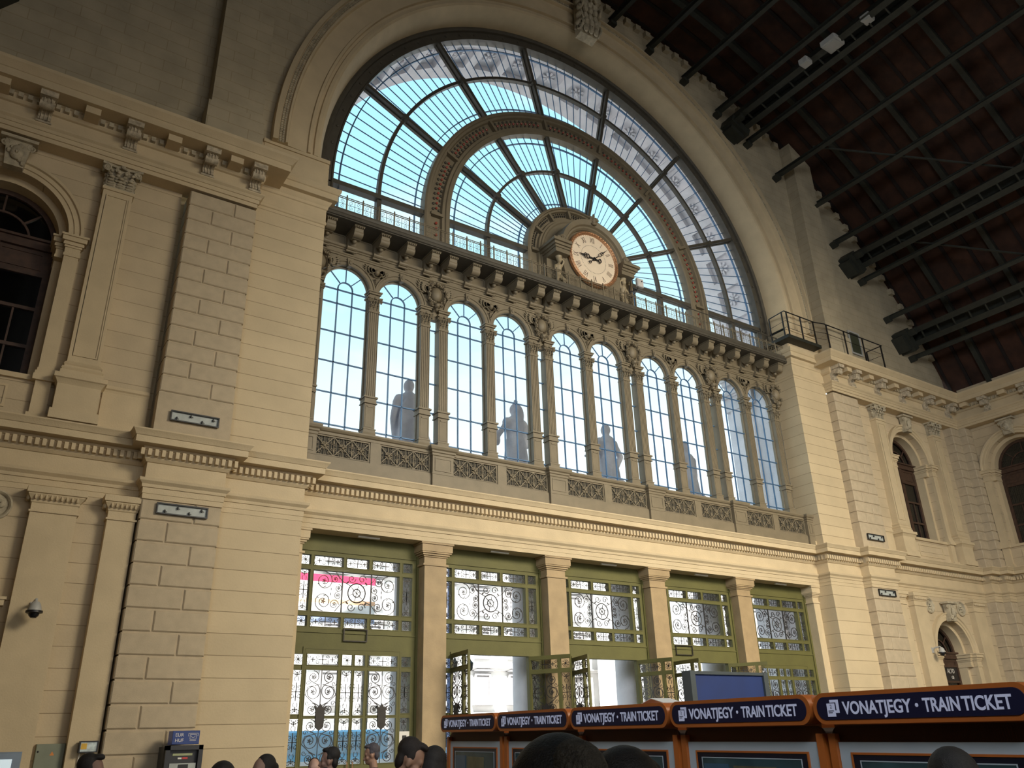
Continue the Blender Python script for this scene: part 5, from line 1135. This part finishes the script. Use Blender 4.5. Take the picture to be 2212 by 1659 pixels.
# cash machine
M_atm=mat('charcoal_atm',(.022,.022,.026),.4); M_blue=mat('eur_sign_blue',(.012,.035,.16),.35,0,.05,3,emit=.12)
e=empty('cash_machine',(-2.28,-2.05,0),'charcoal cash machine with a blue EUR HUF box on top by the left pier','cash machine')
b=MB(); b.box(-.34,.34,.06,.55,0,1.72); b.box(-.34,-.26,-.04,.1,0,1.74); b.box(.26,.34,-.04,.1,0,1.74); b.box(-.34,.34,-.04,.1,1.66,1.74); b.box(-.3,.3,-.02,.1,0,1.2); b.prism([(0.06,1.20),(-.02,1.05),(.1,1.0)],-.27,.27,'x'); part('cabinet',b,M_atm,e,0)
b=MB(); b.bbox(-.25,.25,-.02,.30,1.755,1.995,.006); sb_=part('sign_box',b,M_blue,e,0)
text('EUR',.085,M_white,sb_,Matrix.Translation((-.20,-.022,1.895))@FR,'lettering',.001,1.0); text('HUF',.085,M_white,sb_,Matrix.Translation((-.20,-.022,1.80))@FR,'lettering',.001,1.0)
b=MB()
for x0,x1,z0,z1 in ((.04,.22,1.945,1.952),(.04,.047,1.895,1.952),(.213,.22,1.895,1.952),(.07,.19,1.925,1.931),(.07,.19,1.84,1.846),(.07,.076,1.84,1.93),(.184,.19,1.84,1.93),(.07,.19,1.825,1.829),(.07,.19,1.812,1.816)): b.box(x0,x1,-.024,-.02,z0,z1)
b.tube([(.13+.035*math.cos(PI+q*PI/8),-.023,1.905+.035*math.sin(PI+q*PI/8)) for q in range(9)],.004,4); part('banknote_pictogram',b,M_white,sb_,0)
b=MB(); b.box(-.19,.17,.045,.06,1.56,1.60); part('sticker',b,mat('pale_green_sticker',(.35,.38,.20),.5),e,0)
b=MB(); b.box(-.09,-.02,.045,.06,1.50,1.53); part('white_label',b,M_white,e,0); b=MB(); b.box(-.01,.09,.045,.06,1.50,1.535); part('red_label',b,mat('red_label',(.5,.05,.05),.5),e,0)
b=MB(); b.box(-.24,.24,.0,.06,1.30,1.43); part('light_bar',b,M_grey,e,0); b=MB(); b.box(-.08,.10,-.01,.02,1.33,1.41); part('camera_window',b,M_black,e,0)
b=MB(); b.box(-.2,.2,.03,.06,1.05,1.28); part('screen',b,M_scr,e,0)
# lit terminal at the lower left
e=empty('info_terminal',(-5.62,-4.1,0),'pale blue information terminal with a lit screen at the lower left corner','terminal')
b=MB(); b.bbox(-.46,.46,-.06,.06,.7,1.70,.02); b.box(-.12,.12,-.04,.10,0,.75); b.box(-.35,.35,-.25,.25,0,.04); part('case',b,mat('pale_blue_case',(.22,.28,.36),.4),e,0)
b=MB(); b.box(-.38,.34,-.066,-.058,.85,1.60); part('lit_screen',b,mat('lit_screen_white',(.62,.74,.80),.3,0,.03,3,emit=.55),e,0)
b=MB(); b.ball((.0,-.062,1.65),.014,.006,.014,8,5); part('sensor',b,M_white,e)
# ---------------------------------------------------------------- people
def person(label,X,Y,top,yaw,pitch=0,hair=(.012,.009,.008),shirt=(.3,.3,.3),skin=(.33,.19,.12),style='short',beard=False,bend=0):
    """yaw: world azimuth the person faces, clockwise from +y in degrees"""
    k=(top-.285)/1.52; Z=lambda z:z*k
    root=empty('person',(X,Y,0),label,'person'); root.rotation_euler=(0,0,-R(yaw))
    ms=mat('skin_%02d'%int(skin[0]*100),skin,.55,0,.06,9); hd=Matrix.Rotation(-R(pitch),3,'X'); piv=Vector((0,.0+bend*.3,Z(1.52))); 
    def H(x,y,z): return piv+hd@Vector((x,y,z-0.0))
    P=[]; A=lambda *p:P.append(p)
    e_=lambda x,y,z,r,M=None:A('e',H(x,y,z)[:],r,hd)
    e_(0,-.005,.165,(.074,.094,.098)); e_(0,.028,.085,(.056,.066,.075)); e_(0,.062,.045,(.034,.030,.026)); e_(0,.07,.150,(.058,.025,.035))
    A('c',H(0,.085,.135)[:],H(0,.112,.092)[:],.008,.014); e_(0,.098,.086,(.018,.012,.009)); e_(0,.088,.060,(.024,.012,.006)); e_(0,.086,.049,(.020,.012,.006)); e_(.03,.083,.160,(.022,.009,.006)); e_(-.03,.083,.160,(.022,.009,.006))
    for s_ in (-1,1): e_(s_*.076,-.002,.120,(.011,.022,.034)); e_(s_*.045,.06,.10,(.022,.025,.025))
    A('c',H(0,-.01,.07)[:],(0,-.02+bend*.1,Z(1.42)),.052,.062)
    A('c',(-.14*k,-.01,Z(1.40)),(.14*k,-.01,Z(1.40)),.065,.065); A('e',(0,0,Z(1.25)),(.165,.105,.20)); A('e',(0,0,Z(1.0)),(.145,.10,.17)); A('e',(0,-.005,Z(.88)),(.155,.11,.12))
    for s_ in (-1,1):
        A('c',(s_*.175,-.01,Z(1.385)),(s_*.225,-.02,Z(1.10)),.052,.042); A('c',(s_*.225,-.02,Z(1.10)),(s_*.235,.06,Z(.84)),.040,.027)
        A('e',(s_*.237,.075,Z(.79)),(.018,.036,.048))
        for q,(dy,ln) in enumerate(((.030,.075),(.010,.085),(-.010,.078),(-.028,.062))): A('c',(s_*.238,.078+dy,Z(.755)),(s_*.232,.088+dy*1.1,Z(.755)-ln*.6),.009,.0085); A('c',(s_*.232,.088+dy*1.1,Z(.755)-ln*.6),(s_*.222,.086+dy*1.1,Z(.755)-ln),.0085,.0075)
        A('c',(s_*.228,.105,Z(.80)),(s_*.210,.128,Z(.77)),.011,.010); A('c',(s_*.21,.128,Z(.77)),(s_*.200,.130,Z(.745)),.010,.008)
        A('c',(s_*.085,0,Z(.85)),(s_*.10,.01,Z(.47)),.085,.055); A('c',(s_*.10,.01,Z(.47)),(s_*.105,-.02,Z(.08)),.052,.036); A('c',(s_*.105,-.04,.045),(s_*.115,.12,.035),.038,.032)
    blob(P,.0095,'body',ms,2,root)
    # shirt
    P=[]; g=.016
    A('c',(-.15*k,-.01,Z(1.385)),(.15*k,-.01,Z(1.385)),.070+g,.070+g); A('e',(0,0,Z(1.25)),(.165+g,.105+g,.20+g)); A('e',(0,0,Z(1.0)),(.150+g,.105+g,.17)); A('e',(0,0,Z(.86)),(.165+g,.12+g,.10)); A('c',(0,-.015,Z(1.40)),(0,-.015+bend*.05,Z(1.445)),.085,.070)
    for s_ in (-1,1): A('c',(s_*.175,-.01,Z(1.385)),(s_*.228,-.02,Z(1.13)),.052+g,.052+g)
    blob(P,.014,'shirt',mat('shirt_%d'%int(1000*shirt[0]+100*shirt[2]),shirt,.8,0,.1,10),2,root)
    P=[]
    for s_ in (-1,1): A('c',(s_*.085,0,Z(.85)),(s_*.10,.01,Z(.47)),.10,.072); A('c',(s_*.10,.01,Z(.47)),(s_*.105,-.02,Z(.09)),.070,.055)
    A('e',(0,-.005,Z(.87)),(.17,.125,.10)); blob(P,.016,'trousers',mat('dark_trousers',(.03,.035,.05),.8),2,root)
    for s_ in (-1,1): blob([('c',(s_*.105,-.05,.05),(s_*.116,.14,.045),.048,.042),('e',(s_*.11,.04,.02),(.05,.14,.02))],.014,'shoe',M_black,1,root)
    for s_ in (-1,1):
        b=MB(); b.ball(H(s_*.030,.078,.135)[:],.012,.010,.009,8,6,hd); b.build('eye',M_black,root,.9)
    if style=='bald_crown': b=MB(); b.ball(H(.016,-.074,.203)[:],.047,.050,.049,18,12,hd); b.build('thin_crown_patch',mat('thin_hair_scalp',(.055,.047,.036),.8,0,.4,70,.6,200),root,.9)
    # hair
    P=[]; h_=lambda x,y,z,r:A('e',H(x,y,z)[:],r,hd)
    if style=='bald_crown': 
        h_(0,-.035,.175,(.080,.080,.092)); h_(0,-.06,.11,(.072,.045,.06))
    elif style=='bob': h_(0,-.02,.180,(.092,.106,.108)); h_(0,-.045,.10,(.090,.080,.10)); h_(.055,.0,.11,(.040,.07,.10)); h_(-.055,.0,.11,(.040,.07,.10))
    elif style=='bun': h_(0,-.032,.192,(.083,.094,.094)); h_(0,-.05,.11,(.075,.06,.08)); h_(0,-.115,.17,(.045,.045,.045))
    elif style=='ponytail': h_(0,-.034,.190,(.078,.088,.084)); h_(0,-.06,.12,(.07,.05,.06)); A('c',H(0,-.11,.16)[:],H(0,-.14,.02)[:],.028,.018)
    elif style=='quiff': h_(0,-.034,.200,(.079,.090,.088)); h_(0,-.062,.125,(.068,.042,.075)); h_(0,.040,.250,(.054,.050,.028)); h_(0,.066,.246,(.044,.024,.018))
    elif style=='bushy': h_(0,-.02,.19,(.105,.115,.115)); h_(0,-.06,.11,(.09,.06,.09)); 
    else: h_(0,-.032,.198,(.079,.092,.088)); h_(0,-.062,.125,(.068,.042,.075)); h_(0,.03,.245,(.058,.055,.03)); 
    if style not in('bob',): h_(.064,-.004,.165,(.016,.030,.040)); h_(-.064,-.004,.165,(.016,.030,.040))
    mh=mat('hair_%d'%int(hair[0]*1000),hair,.6,0,.35,90,.35,300); blob(P,.009,'hair',mh,1,root)
    if beard: blob([('e',H(0,.056,.034)[:],(.043,.040,.026),hd),('e',H(.047,.030,.055)[:],(.010,.034,.022),hd),('e',H(-.047,.030,.055)[:],(.010,.034,.022),hd)],.009,'beard',mh,1,root)
    return root
def at(px,py,dist):   # a point on the photo ray at a horizontal distance, to stand people on the floor
    d=_f*1+_r*((px-1106)/1758.37)-_u*((py-829.5)/1758.37); h=math.hypot(d.x,d.y); return (-6.5125+d.x/h*dist,-19.6+d.y/h*dist,1.65+d.z/h*dist)
PEO=[((846,1590,6.4),'bowed man with stubble in a pale grey T-shirt, right of the first door',118,26,dict(style='quiff',shirt=(.33,.38,.36),skin=(.36,.20,.13),beard=True,hair=(.020,.013,.010),bend=.25)),
((928,1608,6.9),'person with thick black hair looking down between the bowed man and ticket machines',70,24,dict(style='bob',shirt=(.02,.02,.02),skin=(.40,.25,.17))),
((807,1604,12.5),'grey-haired man in a dark jacket standing close to the first door',295,10,dict(style='short',shirt=(.012,.01,.02),hair=(.07,.06,.07),skin=(.36,.2,.15))),
((713,1612,10.4),'bearded dark-haired man in profile facing left beside the ponytailed woman',298,0,dict(style='short',shirt=(.05,.06,.07),beard=True,skin=(.33,.19,.14))),
((680,1634,12.6),'dark-haired woman with hair tied back facing the camera before the first door',200,0,dict(style='ponytail',shirt=(.2,.18,.16),skin=(.50,.31,.24),hair=(.03,.018,.014))),
((570,1628,8.3),'person with black hair tied in a small bun in front of the smooth left pier',255,0,dict(style='bun',shirt=(.02,.02,.02),skin=(.30,.18,.13))),
((482,1648,7.6),'dark-haired crown of a person between the cash machine and the bun-haired person',20,12,dict(style='bushy',shirt=(.02,.02,.02))),
((204,1626,8.2),'dark curly-haired man in profile below the small work light',112,0,dict(style='quiff',shirt=(.03,.03,.035),skin=(.26,.15,.11),beard=True)),
((1200,1556,1.30),'person with a thinning dark crown, closest, in front of the ticket machines',25,8,dict(style='bald_crown',shirt=(.03,.03,.03),skin=(.17,.125,.09),hair=(.010,.009,.009))),
((1345,1612,1.9),'dark head partly hidden behind the near thinning-haired head',60,10,dict(style='short',shirt=(.02,.02,.02),skin=(.15,.10,.08))),
((2050,1622,4.3),'dark-haired head seen against the nearest ticket machine screen',60,5,dict(style='bushy',shirt=(.03,.03,.03),hair=(.014,.012,.011)))]
for (a,lab,yaw,pit,kw) in PEO:
    x,y,z=at(*a); person(lab,x,y,z,yaw,pit,**kw)
